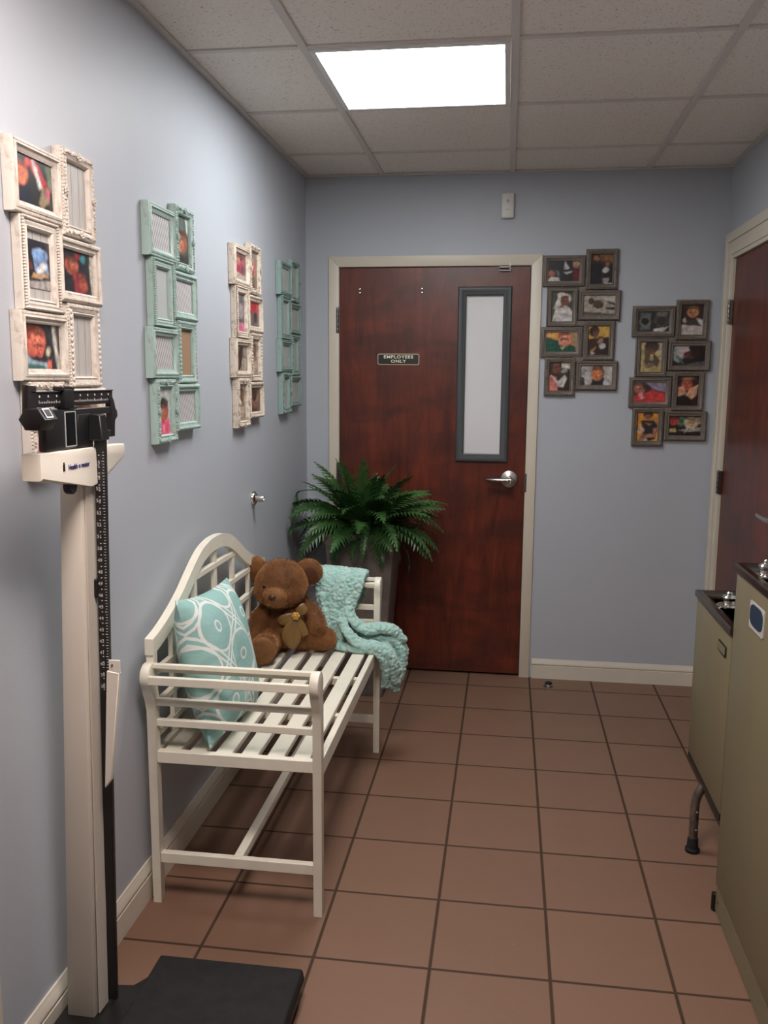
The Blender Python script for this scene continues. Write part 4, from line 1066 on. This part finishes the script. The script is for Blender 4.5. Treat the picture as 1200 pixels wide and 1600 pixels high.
# ------------------------------------------------------------------ blanket
def slab(bm, rows, th):
    """rows of 3D points -> thin closed slab"""
    G_ = [[bm.verts.new(Vector(p)) for p in r] for r in rows]
    for a, b in zip(G_, G_[1:]):
        for j in range(len(a) - 1): bm.faces.new((a[j], a[j + 1], b[j + 1], b[j]))
def make_blanket():
    base = B()
    # drape over the far arm: rows run from behind the arm, over the roll, down to the seat; each row from left to right
    rows = [
        [(0.27, -0.905, 0.58), (0.33, -0.905, 0.57), (0.39, -0.905, 0.57), (0.45, -0.905, 0.59)],
        [(0.262, -0.912, 0.70), (0.325, -0.910, 0.70), (0.39, -0.908, 0.695), (0.455, -0.908, 0.69)],
        [(0.262, -0.965, 0.742), (0.330, -0.965, 0.742), (0.40, -0.965, 0.737), (0.465, -0.965, 0.730)],
        [(0.268, -1.030, 0.735), (0.335, -1.028, 0.733), (0.40, -1.025, 0.728), (0.462, -1.025, 0.720)],
        [(0.275, -1.050, 0.68), (0.335, -1.055, 0.68), (0.395, -1.048, 0.67), (0.448, -1.040, 0.66)],
        [(0.285, -1.062, 0.60), (0.335, -1.070, 0.60), (0.385, -1.062, 0.60), (0.425, -1.048, 0.60)],
        [(0.315, -1.072, 0.52), (0.345, -1.085, 0.52), (0.380, -1.075, 0.52), (0.405, -1.052, 0.53)],
        [(0.335, -1.082, 0.468), (0.36, -1.095, 0.468), (0.385, -1.085, 0.470), (0.405, -1.060, 0.475)],
    ]
    slab(base, rows, 0.02)
    base = evaluated(base, [('SUBSURF', dict(levels=3)), ('SOLIDIFY', dict(thickness=0.022, offset=0.0))])
    def fold(pts, rs, sq=0.62):
        P_ = smooth_pl([tuple(p) + (r,) for p, r in zip(pts, rs)], 5)
        tube(base, [p[:3] for p in P_], [p[3] for p in P_], 14, True, 0, sq)
        for e in (P_[0], P_[-1]): ell(base, e[:3], (e[3] * 0.98, e[3] * 0.98, e[3] * 0.7), None, 2)
    # folds that spill across the seat front and hang over the edge
    fold([(0.405, -1.070, 0.600), (0.430, -1.085, 0.558), (0.475, -1.085, 0.530), (0.530, -1.070, 0.532), (0.580, -1.052, 0.520), (0.614, -1.040, 0.482)], [0.018, 0.022, 0.024, 0.025, 0.024, 0.017])
    fold([(0.425, -1.060, 0.530), (0.480, -1.058, 0.492), (0.540, -1.045, 0.488), (0.590, -1.030, 0.470), (0.618, -1.025, 0.435), (0.616, -1.032, 0.385)], [0.018, 0.022, 0.024, 0.024, 0.022, 0.016])
    fold([(0.385, -1.100, 0.560), (0.418, -1.122, 0.515), (0.465, -1.128, 0.482), (0.520, -1.120, 0.474), (0.566, -1.108, 0.445), (0.588, -1.098, 0.392), (0.590, -1.088, 0.330)], [0.018, 0.022, 0.024, 0.025, 0.028, 0.029, 0.022])
    fold([(0.350, -1.100, 0.470), (0.400, -1.118, 0.463), (0.455, -1.130, 0.460), (0.508, -1.128, 0.456), (0.545, -1.120, 0.425), (0.556, -1.112, 0.370), (0.553, -1.102, 0.318)], [0.020, 0.022, 0.019, 0.019, 0.022, 0.023, 0.018])
    fold([(0.520, -1.060, 0.490), (0.575, -1.045, 0.480), (0.606, -1.045, 0.440), (0.610, -1.050, 0.385), (0.602, -1.055, 0.335), (0.588, -1.068, 0.292)], [0.022, 0.026, 0.026, 0.027, 0.026, 0.018])
    fold([(0.545, -1.070, 0.465), (0.570, -1.062, 0.430), (0.575, -1.068, 0.370), (0.570, -1.078, 0.310)], [0.026, 0.028, 0.028, 0.022])
    fold([(0.400, -1.060, 0.620), (0.385, -1.085, 0.560), (0.370, -1.100, 0.500), (0.362, -1.100, 0.472)], [0.016, 0.020, 0.022, 0.018])
    fold([(0.300, -1.062, 0.650), (0.318, -1.078, 0.560), (0.345, -1.092, 0.480)], [0.014, 0.020, 0.018])
    bm = evaluated(base, [('REMESH', dict(mode='VOXEL', voxel_size=0.0040)), ('SMOOTH', dict(iterations=1, factor=0.5))])
    bm.normal_update()
    # popcorn nap
    for v in bm.verts:
        p = v.co
        n1 = noise.cell_vector(p * 1.0)
        d = noise.voronoi(p * 75)[0]
        h = math.sqrt(max(0.0, 1 - min(1.0, d[0] * 1.5) ** 2)) * 0.0040 + 0.0015 * noise.noise(p * 28)
        v.co = p + v.normal * h
    for v in bm.verts:      # nothing sinks through the slats
        if v.co.x < 0.50 and v.co.z < 0.4492: v.co.z = 0.4492
        if v.co.z > 0.36 and v.co.z < 0.4485 and 0.50 <= v.co.x < 0.5205 and v.co.y < -1.0: v.co.x = 0.5205
    return bm
bm = make_blanket()
bl_o = obj('throw_blanket', bm, MT['blanket'], None, 80)
tag(bl_o, 'nubby aqua fleece blanket draped over the far bench arm and seat edge', 'blanket')

# ------------------------------------------------------------------ potted fern
PX, PY = 0.340, -0.290
fern = thing('potted_fern', 'bushy green fern in a tall tapered grey planter before the door', 'plant', (PX, PY, 0))
def f(bm):
    hb, ht, zt = 0.105, 0.160, 0.780
    hexa(bm, [(-hb, -hb, 0), (hb, -hb, 0), (hb, hb, 0), (-hb, hb, 0), (-ht, -ht, zt), (ht, -ht, zt), (ht, ht, zt), (-ht, ht, zt)])
    bm.faces.ensure_lookup_table()
    top = max(bm.faces, key=lambda q: q.calc_center_median().z)
    r = bmesh.ops.inset_region(bm, faces=[top], thickness=0.016)
    for v in top.verts: v.co.z -= 0.05
    es = [e for e in bm.edges if len(e.link_faces) == 2 and e.calc_face_angle(0) > 0.5]
    bmesh.ops.bevel(bm, geom=es, offset=0.004, segments=2, profile=0.5, affect='EDGES')
part('planter', MT['pot'], fern, f)
part('soil', MT['soil'], fern, lambda bm: box(bm, (-0.142, -0.142, 0.70), (0.142, 0.142, 0.745)))
rnd = random.Random(11)
def frond(az, length, e0, e1, width, base, twist=0.0):
    """one serrated frond: the midrib starts at elevation e0 and bends to e1 (degrees)"""
    bm = B()
    n = 17
    d0 = Vector((math.cos(az), math.sin(az), 0)); side0 = Vector((-d0.y, d0.x, 0))
    p = Vector(base); pts = [p.copy()]
    for i in range(n):
        s = (i + 0.5) / n
        e = math.radians(e0 + (e1 - e0) * s ** 1.25)
        p = p + (d0 * math.cos(e) + Vector((0, 0, math.sin(e))) + side0 * 0.25 * twist * s) * (length / n)
        q = p.copy()
        if q.x + PX < 0.016: q.x = 0.016 - PX
        if q.y + PY > -0.030: q.y = -0.030 - PY
        pts.append(q)
    tube(bm, pts, [0.0028 * (1 - 0.75 * i / n) for i in range(n + 1)], 5)
    roll = twist * 0.5
    for sd in (-1, 1):
        for i in range(2, n + 1):
            s = i / n
            w = width * min(1.0, (s * 3.2) ** 0.8) * (1.0 - max(0, (s - 0.45) / 0.60) ** 1.6) * rnd.uniform(0.85, 1.15)
            if w < 0.004: continue
            t_ = (pts[min(n, i + 1)] - pts[i - 1]).normalized()
            upv = t_.cross(side0)
            if upv.z < 0: upv = -upv
            side = (side0 * sd * math.cos(roll) + upv * sd * math.sin(roll))
            side = (side - t_ * side.dot(t_)).normalized()
            seg = (length / n)
            dirn = (side * 0.84 + t_ * 0.54).normalized()
            lift = 0.10 * w
            a0 = pts[i] - t_ * seg * 0.55; a1 = pts[i] + t_ * seg * 0.55; w *= (1.0 if i % 2 else 0.86)
            m0 = pts[i] + dirn * w * 0.52 + upv * lift - t_ * seg * 0.40
            m1 = pts[i] + dirn * w * 0.52 + upv * lift + t_ * seg * 0.34
            tip = pts[i] + dirn * w - upv * 0.12 * w + t_ * seg * 0.45
            vs = [bm.verts.new(q) for q in (a0, a1, m1, tip, m0)]
            bm.faces.new((vs[0], vs[1], vs[2], vs[4])); bm.faces.new((vs[4], vs[2], vs[3]))
    for v in bm.verts:      # leaves rest against the wall and the door
        if v.co.x + PX < 0.006: v.co.x = 0.006 - PX
        if v.co.y + PY > -0.018: v.co.y = -0.018 - PY
    return bm
def add_frond(*a):
    obj('frond', frond(*a), MT['leaf'], fern, 20)
for ring, (cnt, L0, e0, e1, wd) in enumerate(((12, 0.33, 84, 48, 0.070), (17, 0.34, 66, 8, 0.080), (18, 0.34, 46, -24, 0.084), (17, 0.34, 26, -55, 0.080), (12, 0.26, 4, -85, 0.062))):
    for k in range(cnt):
        az = 2 * PI * (k + 0.5 * ring) / cnt + rnd.uniform(-0.16, 0.16)
        L = L0 * rnd.uniform(0.85, 1.12) * (0.72 if math.sin(az) > 0.5 else 1.0)
        add_frond(az, L, e0 + rnd.uniform(-11, 11), e1 + rnd.uniform(-20, 20), wd * rnd.uniform(0.85, 1.15), (0.05 * math.cos(az), 0.05 * math.sin(az), 0.775), rnd.uniform(-1, 1))
# fronds hanging over the pot's front, a long one arching to the wall
add_frond(-PI / 2 - 0.40, 0.34, 30, -95, 0.034, (-0.02, -0.06, 0.79), 0.5)
add_frond(-PI / 2 + 0.15, 0.30, 30, -95, 0.038, (0.02, -0.06, 0.79), -0.5)
add_frond(PI * 0.98, 0.58, 62, -88, 0.026, (-0.03, 0, 0.80), 0.2)
add_frond(PI * 1.05, 0.52, 40, -85, 0.026, (-0.03, -0.02, 0.79), -0.2)
add_frond(-0.25, 0.38, 38, -45, 0.066, (0.03, -0.02, 0.79), 0.3)
add_frond(-0.50, 0.40, 22, -60, 0.066, (0.03, -0.03, 0.78), -0.3)
add_frond(0.02, 0.38, 45, -15, 0.062, (0.03, 0.0, 0.79), 0.2)

# ------------------------------------------------------------------ drinking fountains (right)
FX = 1.600
def bubbler(parent, x, y, z):
    o = part('bubbler', MT['chrome'], parent, lambda bm: lathe(bm, [(0.036, z), (0.036, z + 0.003), (0.030, z + 0.007), (0.018, z + 0.009), (0.016, z + 0.017), (0.020, z + 0.020), (0.0205, z + 0.027), (0.016, z + 0.033), (0.010, z + 0.035), (0.009, z + 0.041), (0.006, z + 0.044), (0, z + 0.045)], 32, (x, y, 0)))
    return o
def fountain(y0, y1, z0, z1, label, bx, by, kick):
    t = thing('drinking_fountain', label, 'drinking fountain', (FX + 0.17, (y0 + y1) / 2, 0))
    def rel(o):
        o.location = (-(FX + 0.17), -(y0 + y1) / 2, 0); return o
    zt = z1 - 0.019
    if kick:
        rel(part('cabinet', MT['olive'], t, lambda bm: box(bm, (FX, y0, 0.082), (W - 0.0165, y1, zt), 0.006, seg=2)))
        rel(part('kick_panel', MT['olive'], t, lambda bm: box(bm, (FX + 0.003, y0 + 0.002, 0.006), (W - 0.0165, y1 - 0.002, 0.080), 0.002)))
        for sy in (y0 + 0.03, y1 - 0.03):
            rel(part('screw', MT['hinge'], t, lambda bm: lathe(bm, [(0.004, 0.0035), (0.004, 0.001), (0, 0.0)], 10, (FX, sy, 0.045), 'x')))
        rel(part('foot', MT['black'], t, lambda bm: box(bm, (FX - 0.006, y1 - 0.004, 0.0), (FX + 0.02, y1 + 0.012, 0.055), 0.004)))
    else:
        rel(part('cabinet', MT['olive'], t, lambda bm: box(bm, (FX, y0, z0 + 0.008), (W - 0.0165, y1, zt), 0.006, seg=2)))
        rel(part('bottom_edge', MT['black'], t, lambda bm: box(bm, (FX + 0.001, y0 + 0.002, z0 - 0.012), (W - 0.02, y1 - 0.002, z0 + 0.008), 0.002)))
        rel(part('drain_channel', MT['leg'], t, lambda bm: [box(bm, (FX + 0.03, y0 + 0.02, z0 - 0.045), (FX + 0.06, y1 - 0.03, z0 - 0.010), 0.003),
             lathe(bm, [(0.006, -0.003), (0.004, -0.006), (0, -0.007)], 10, (FX + 0.033, y1 - 0.18, z0 - 0.028), 'x')]))
    # stainless top: rim with a sunken basin
    def f(bm):
        e = 0.006; x0, x1, ya, yb = FX - e, W - 0.0165, y0 - e, y1 + e
        prof = [(0.0, zt), (0.0, z1 - 0.004), (0.004, z1), (0.018, z1), (0.026, z1 - 0.006), (0.045, z1 - 0.020), (0.09, z1 - 0.026)]
        rings = []
        for u, z in prof:
            rings.append([bm.verts.new(p) for p in ((x0 + u, ya + u, z), (x1 - u, ya + u, z), (x1 - u, yb - u, z), (x0 + u, yb - u, z))])
        for a, b in zip(rings, rings[1:]):
            for j in range(4): bm.faces.new((a[j], a[(j + 1) % 4], b[(j + 1) % 4], b[j]))
        bm.faces.new(rings[-1]); bm.faces.new(rings[0][::-1])
    rel(part('basin_top', MT['steeltop'], t, f))
    rel(bubbler(t, bx, by, z1 - 0.012))
    return t, rel
t1, rel1 = fountain(-2.45, -1.905, 0.0, 1.000, 'taller olive drinking fountain with blue oval badge, standing on the floor at right', 1.645, -2.010, True)
t2, rel2 = fountain(-1.895, -1.460, 0.275, 0.820, 'lower olive drinking fountain raised on a bent tube leg, behind the taller one', 1.660, -1.610, False)
def f(bm):   # badge
    pts = [(-2.118 + 0.062 * math.copysign(abs(math.cos(a)) ** 0.55, math.cos(a)), 0.905 + 0.030 * math.copysign(abs(math.sin(a)) ** 0.55, math.sin(a))) for a in [2 * PI * i / 36 for i in range(36)]]
    prism(bm, pts, 'x', FX - 0.002, FX)
rel1(part('badge', MT['badgeedge'], t1, lambda bm: prism(bm, [(-2.118 + q[0], 0.905 + q[1]) for q in rrect(0.060, 0.034, 0.006)], 'x', FX - 0.0025, FX + 0.001)))
def f(bm):
    pts = [(-2.118 + 0.054 * math.copysign(abs(math.cos(a)) ** 0.6, math.cos(a)), 0.908 + 0.027 * math.copysign(abs(math.sin(a)) ** 0.6, math.sin(a))) for a in [2 * PI * i / 36 for i in range(36)]]
    prism(bm, pts, 'x', FX - 0.0035, FX - 0.001)
rel1(part('badge_face', MT['badge'], t1, f))
rel2(part('nameplate', MT['black'], t2, lambda bm: prism(bm, [(-1.815 + q[0], 0.738 + q[1]) for q in rrect(0.044, 0.015, 0.004)], 'x', FX - 0.003, FX + 0.001)))
rel2(part('nameplate_face', MT['olive'], t2, lambda bm: prism(bm, [(-1.815 + q[0], 0.738 + q[1]) for q in rrect(0.038, 0.0105, 0.003)], 'x', FX - 0.0042, FX - 0.002)))
lg = rel2(part('leg', MT['leg'], t2, lambda bm: [tube(bm, smooth_pl([(1.606, -1.585, 0.012), (1.607, -1.580, 0.10), (1.609, -1.578, 0.165), (1.622, -1.578, 0.205), (1.645, -1.578, 0.235), (1.660, -1.578, 0.262)], 4), 0.0140, 16),
     [lathe(bm, [(0.005, -0.004), (0.003, -0.007), (0, -0.007)], 10, (1.612, -1.5915, z), 'y') for z in (0.075, 0.135)]]))
o = part('rubber_foot', MT['rubber'], lg, lambda bm: lathe(bm, [(0.022, 0.0), (0.0225, 0.010), (0.018, 0.014), (0.016, 0.045), (0.0145, 0.047)], 24, (1.606, -1.585, 0)))

# ------------------------------------------------------------------ physician scale (left foreground)
scale = thing('physician_scale', 'white and black upright medical balance scale with sliding weights and black platform', 'scale', (0.33, -2.60, 0))
def sp_(name, m, fn, parent=None, label=None, smooth=35):
    o = part(name, m, parent or scale, fn, smooth, label)
    if parent is None: o.location = (-0.33, 2.60, 0)
    return o
# base casting and platform
def f(bm):
    pts = [(0.022, -2.86), (0.022, -2.53), (0.085, -2.500), (0.150, -2.500), (0.172, -2.455), (0.188, -2.440), (0.525, -2.440), (0.535, -2.45), (0.535, -2.83), (0.525, -2.86)]
    prism(bm, pts, 'z', 0.004, 0.048, bev=0.004)
sp_('base', MT['blackmetal'], f)
sp_('platform', MT['rubber'], lambda bm: hexa(bm, [(0.180, -2.85, 0.050), (0.545, -2.85, 0.050), (0.545, -2.418, 0.050), (0.180, -2.418, 0.050), (0.186, -2.845, 0.082), (0.541, -2.845, 0.082), (0.541, -2.424, 0.082), (0.186, -2.424, 0.082)], 0.006, seg=3), label='black ribbed rubber platform')
# column (slightly tapered, leaning a little off plumb)
cb = [(0.040, -2.612), (0.105, -2.612), (0.109, -2.553), (0.044, -2.553)]
ct = [(0.083, -2.612), (0.129, -2.612), (0.131, -2.553), (0.086, -2.553)]
sp_('column', MT['scalecol'], lambda bm: hexa(bm, [p + (0.046,) for p in cb] + [p + (1.262,) for p in ct], 0.004, seg=2))
sp_('column_side_strip', MT['scalecol'], lambda bm: hexa(bm, [(0.1085, -2.598, 0.05), (0.1115, -2.598, 0.05), (0.1135, -2.560, 0.05), (0.110, -2.560, 0.05), (0.130, -2.600, 1.25), (0.1335, -2.600, 1.25), (0.1345, -2.558, 1.25), (0.131, -2.558, 1.25)]))
# beam housing: long white box, deeper in the middle
def f(bm):
    ys = [-2.795, -2.60, -2.56, -2.435]
    zb = [1.284, 1.252, 1.252, 1.300]
    out = []
    pr_ = list(zip(ys, zb)) + [(-2.435, 1.328), (-2.795, 1.334)]
    prism(bm, pr_, 'x', 0.108, 0.148, bev=0.005)
sp_('beam_housing', MT['scalewhite'], f)
h_ = bpy.data.objects['beam_housing']
tx = text_mesh('lettering', 'Health o meter', 0.0142, MT['blueprint'], scale, (0.1487 - 0.33, -2.652 + 2.60, 1.2995), (PI / 2, 0, PI / 2), spacing=0.98, offset=0.0001)
def f(bm):
    for (a, b, c, d) in ((-0.0035, -0.007, -0.0005, 0.006), (0.0005, -0.007, 0.0035, 0.006)):
        box(bm, (0.1475, -2.712 + a, 1.301 + b), (0.1490, -2.712 + c, 1.301 + d))
    box(bm, (0.1475, -2.714, 1.307), (0.1490, -2.710, 1.311))
sp_('emblem', MT['black'], f)
sp_('level_knob', MT['black'], lambda bm: lathe(bm, [(0, 0.128), (0.015, 0.128), (0.016, 0.131), (0.016, 0.141), (0.014, 0.143), (0, 0.143)], 28, (0, -2.667, 1.260), 'x'))
sp_('clamp_block', MT['scalewhite'], lambda bm: box(bm, (0.112, -2.578, 1.252), (0.1475, -2.535, 1.326), 0.003))
# beams (run along y), x about 0.13
BX = 0.128
def f(bm):
    # upper graduated beam with end brackets, lower bar
    box(bm, (BX - 0.004, -2.790, 1.417), (BX + 0.004, -2.455, 1.4435), 0.001)
    box(bm, (BX - 0.005, -2.790, 1.4435), (BX + 0.006, -2.455, 1.4465), 0.0005)
    prism(bm, [(-2.800, 1.378), (-2.772, 1.378), (-2.770, 1.390), (-2.776, 1.430), (-2.772, 1.456), (-2.800, 1.458), (-2.806, 1.40)], 'x', BX - 0.006, BX + 0.006, bev=0.001)
    prism(bm, [(-2.480, 1.434), (-2.462, 1.434), (-2.452, 1.422), (-2.448, 1.405), (-2.438, 1.400), (-2.437, 1.388), (-2.452, 1.380), (-2.454, 1.345), (-2.468, 1.345), (-2.470, 1.420)], 'x', BX - 0.006, BX + 0.006, bev=0.001)
    box(bm, (BX - 0.005, -2.70, 1.396), (BX + 0.005, -2.455, 1.410), 0.001)
    box(bm, (BX - 0.005, -2.60, 1.350), (BX + 0.005, -2.455, 1.360), 0.001)
    box(bm, (BX - 0.016, -2.790, 1.384), (BX + 0.004, -2.60, 1.400), 0.001)
beam = sp_('balance_beam', MT['blackmetal'], f)
def f(bm):
    for i in range(46):
        y = -2.762 + i * 0.0063
        hgt = 0.006 if i % 5 == 0 else 0.0035
        box(bm, (BX + 0.0039, y - 0.0005, 1.424), (BX + 0.0045, y + 0.0005, 1.424 + hgt))
    for i in range(10):
        y = -2.760 + i * 0.0315
        lathe(bm, [(0.0022, 0.0005), (0.0022, 0.0), (0, 0)], 8, (BX + 0.0042, y, 1.437), 'x')
part('beam_scale_marks', MT['whitemark'], beam, f, 0)
def f(bm):
    box(bm, (BX - 0.012, -2.682, 1.412), (BX + 0.014, -2.645, 1.450), 0.004, seg=2)
    box(bm, (BX - 0.010, -2.687, 1.446), (BX + 0.012, -2.678, 1.455), 0.002)
    box(bm, (BX - 0.010, -2.649, 1.446), (BX + 0.012, -2.640, 1.455), 0.002)
sp_('upper_poise', MT['black'], f)
sp_('trig_loop', MT['blackmetal'], lambda bm: prism(bm, [(-2.688, 1.414), (-2.660, 1.404), (-2.640, 1.404), (-2.612, 1.414)], 'x', BX - 0.004, BX + 0.004))
sp_('pointer', MT['poisered'], lambda bm: prism(bm, [(-2.690, 1.400), (-2.676, 1.414), (-2.668, 1.402)], 'x', BX + 0.004, BX + 0.007))
# large hexagonal poise (axis along x-ish) on the lower beam
def f(bm):
    r = 0.030
    cyl = []
    for xx in (0.060, 0.124):
        cyl.append([(xx, -2.775 + r * 0.98 * math.cos(math.radians(a)), 1.386 + r * math.sin(math.radians(a))) for a in (0, 60, 120, 180, 240, 300)])
    a = [bm.verts.new(p) for p in cyl[0]]; b = [bm.verts.new(p) for p in cyl[1]]
    bm.faces.new(a[::-1]); bm.faces.new(b)
    for j in range(6): bm.faces.new((a[j], a[(j + 1) % 6], b[(j + 1) % 6], b[j]))
def f(bm):
    # hexagonal prism whose axis runs with the beam, end facing the viewer
    r = 0.0255; cx, cz = 0.146, 1.397
    A = [(cx + r * math.cos(math.radians(a)), cz + r * 0.86 * math.sin(math.radians(a))) for a in (0, 60, 120, 180, 240, 300)]
    prism(bm, A, 'y', -2.816, -2.768, bev=0.0015)
hexw = sp_('large_poise', MT['black'], f)
part('weight_label', MT['whitemark'], hexw, lambda bm: hexa(bm, [(0.1290, -2.800, 1.4125), (0.1295, -2.800, 1.4125), (0.1295, -2.775, 1.4125), (0.1290, -2.775, 1.4125),
      (0.1290, -2.800, 1.4130), (0.1295, -2.800, 1.4130), (0.1295, -2.775, 1.4130), (0.1290, -2.775, 1.4130)]))
def f(bm):
    # label lies on the sloping upper right face
    p0 = Vector((0.15925, 0, 1.4191)); d = Vector((0.01225, 0, -0.0211))
    n = Vector((0.866, 0, 0.5)) * 0.0007
    for (ya, yb, s0, s1, k) in ((-2.806, -2.782, 0.10, 0.90, 1),):
        q = [p0 + d * s0 + Vector((0, ya, 0)), p0 + d * s1 + Vector((0, ya, 0)), p0 + d * s1 + Vector((0, yb, 0)), p0 + d * s0 + Vector((0, yb, 0))]
        hexa(bm, [tuple(x) for x in q] + [tuple(x + n) for x in q])
bpy.data.objects.remove(bpy.data.objects['weight_label'])
wl = part('weight_label', MT['whitemark'], hexw, f, 0)
def f(bm):
    p0 = Vector((0.15925, 0, 1.4191)); d = Vector((0.01225, 0, -0.0211)); n = Vector((0.866, 0, 0.5))
    q = [p0 + d * s0 + Vector((0, y, 0)) + n * 0.0006 for s0, y in ((0.22, -2.803), (0.78, -2.803), (0.78, -2.785), (0.22, -2.785))]
    hexa(bm, [tuple(x) for x in q] + [tuple(x + n * 0.0006) for x in q])
part('label_face', MT['black'], wl, f, 0)
# sliding box with clear window
sp_('weight_box', MT['black'], lambda bm: box(bm, (0.122, -2.755, 1.334), (0.139, -2.638, 1.411), 0.003, seg=2))
wb = bpy.data.objects['weight_box']
def f(bm):
    x = 0.139
    for a, b in (((x, -2.684, 1.338), (x + 0.0015, -2.641, 1.340)), ((x, -2.684, 1.405), (x + 0.0015, -2.641, 1.407)), ((x, -2.684, 1.340), (x + 0.0015, -2.682, 1.405)), ((x, -2.643, 1.340), (x + 0.0015, -2.641, 1.405))):
        box(bm, a, b)
part('window_rim', MT['greycard'], wb, f)
part('window', MT['glass'], wb, lambda bm: box(bm, (0.139, -2.682, 1.340), (0.1402, -2.643, 1.405)))
# fulcrum block in the middle
def f(bm):
    prism(bm, [(-2.632, 1.329), (-2.566, 1.329), (-2.560, 1.345), (-2.560, 1.385), (-2.570, 1.399), (-2.622, 1.399), (-2.634, 1.372)], 'x', 0.100, 0.138, bev=0.003)
sp_('fulcrum_block', MT['black'], f)
# height rod
def f(bm):
    hexa(bm, [(0.110, -2.556, 0.053), (0.132, -2.556, 0.053), (0.132, -2.546, 0.053), (0.110, -2.546, 0.053), (0.144, -2.576, 1.345), (0.166, -2.576, 1.345), (0.166, -2.562, 1.345), (0.144, -2.562, 1.345)], 0.0008)
rod = sp_('height_rod', MT['blackmetal'], f)
sp_('rod_head', MT['black'], lambda bm: hexa(bm, [(0.138, -2.590, 1.345), (0.170, -2.590, 1.345), (0.170, -2.556, 1.345), (0.138, -2.556, 1.345), (0.140, -2.586, 1.398), (0.164, -2.586, 1.398), (0.164, -2.558, 1.398), (0.140, -2.558, 1.398)], 0.002))
for z, t_ in ((1.03, 0.76), (0.135, 0.065)):
    k = (z - 0.053) / (1.345 - 0.053)
    xa = 0.110 + 0.034 * k; ya = -2.556 - 0.020 * k
    sp_('rod_bracket', MT['black'], lambda bm: box(bm, (xa - 0.020, ya - 0.004, z - 0.020), (xa + 0.001, ya + 0.016, z + 0.020), 0.002))
# marks and figures down the rod's right-hand side
def f(bm):
    z = 0.805
    i = 0
    while z < 1.325:
        k = (z - 0.053) / (1.345 - 0.053)
        xr = 0.132 + 0.034 * k; yf = -2.556 - 0.020 * k
        w = 0.0055 if i % 4 == 0 else 0.0035
        box(bm, (xr - 0.0005 - w, yf - 0.0006, z), (xr - 0.0005, yf + 0.0003, z + 0.0011))
        if i % 2 == 0:
            box(bm, (xr - 0.0135, yf - 0.0006, z - 0.0004), (xr - 0.0105, yf + 0.0003, z + 0.0012))
        z += 0.0062; i += 1
part('height_marks', MT['whitemark'], rod, f, 0)
nm = 0
for i, v_ in enumerate(range(38, 58)):
    z = 0.812 + i * 0.0254
    if z > 1.32: break
    k = (z - 0.053) / (1.345 - 0.053)
    o = text_mesh('figure', str(v_), 0.0105, MT['whitemark'], rod, (0.132 + 0.034 * k - 0.0145, -2.5568 - 0.020 * k, z), (PI / 2, 0, 0), ext=0.0001)
# folded head-piece arm hanging beside the rod
def f(bm):
    # white flat channel, hinged at the top and tapering to its lower end
    hexa(bm, [(0.143, -2.592, 0.590), (0.158, -2.592, 0.610), (0.160, -2.583, 0.610), (0.145, -2.583, 0.590), (0.158, -2.592, 0.856), (0.186, -2.592, 0.852), (0.188, -2.583, 0.852), (0.160, -2.583, 0.856)], 0.0012)
    box(bm, (0.163, -2.5905, 0.852), (0.188, -2.587, 0.880), 0.0005)
    box(bm, (0.158, -2.583, 0.800), (0.168, -2.560, 0.812))
arm = sp_('folding_arm', MT['scalewhite'], f)
part('arm_rivet', MT['hinge'], arm, lambda bm: lathe(bm, [(0.0022, -2.590), (0.0022, -2.5925), (0, -2.5925)], 10, (0.171, 0, 0.869), 'y'))
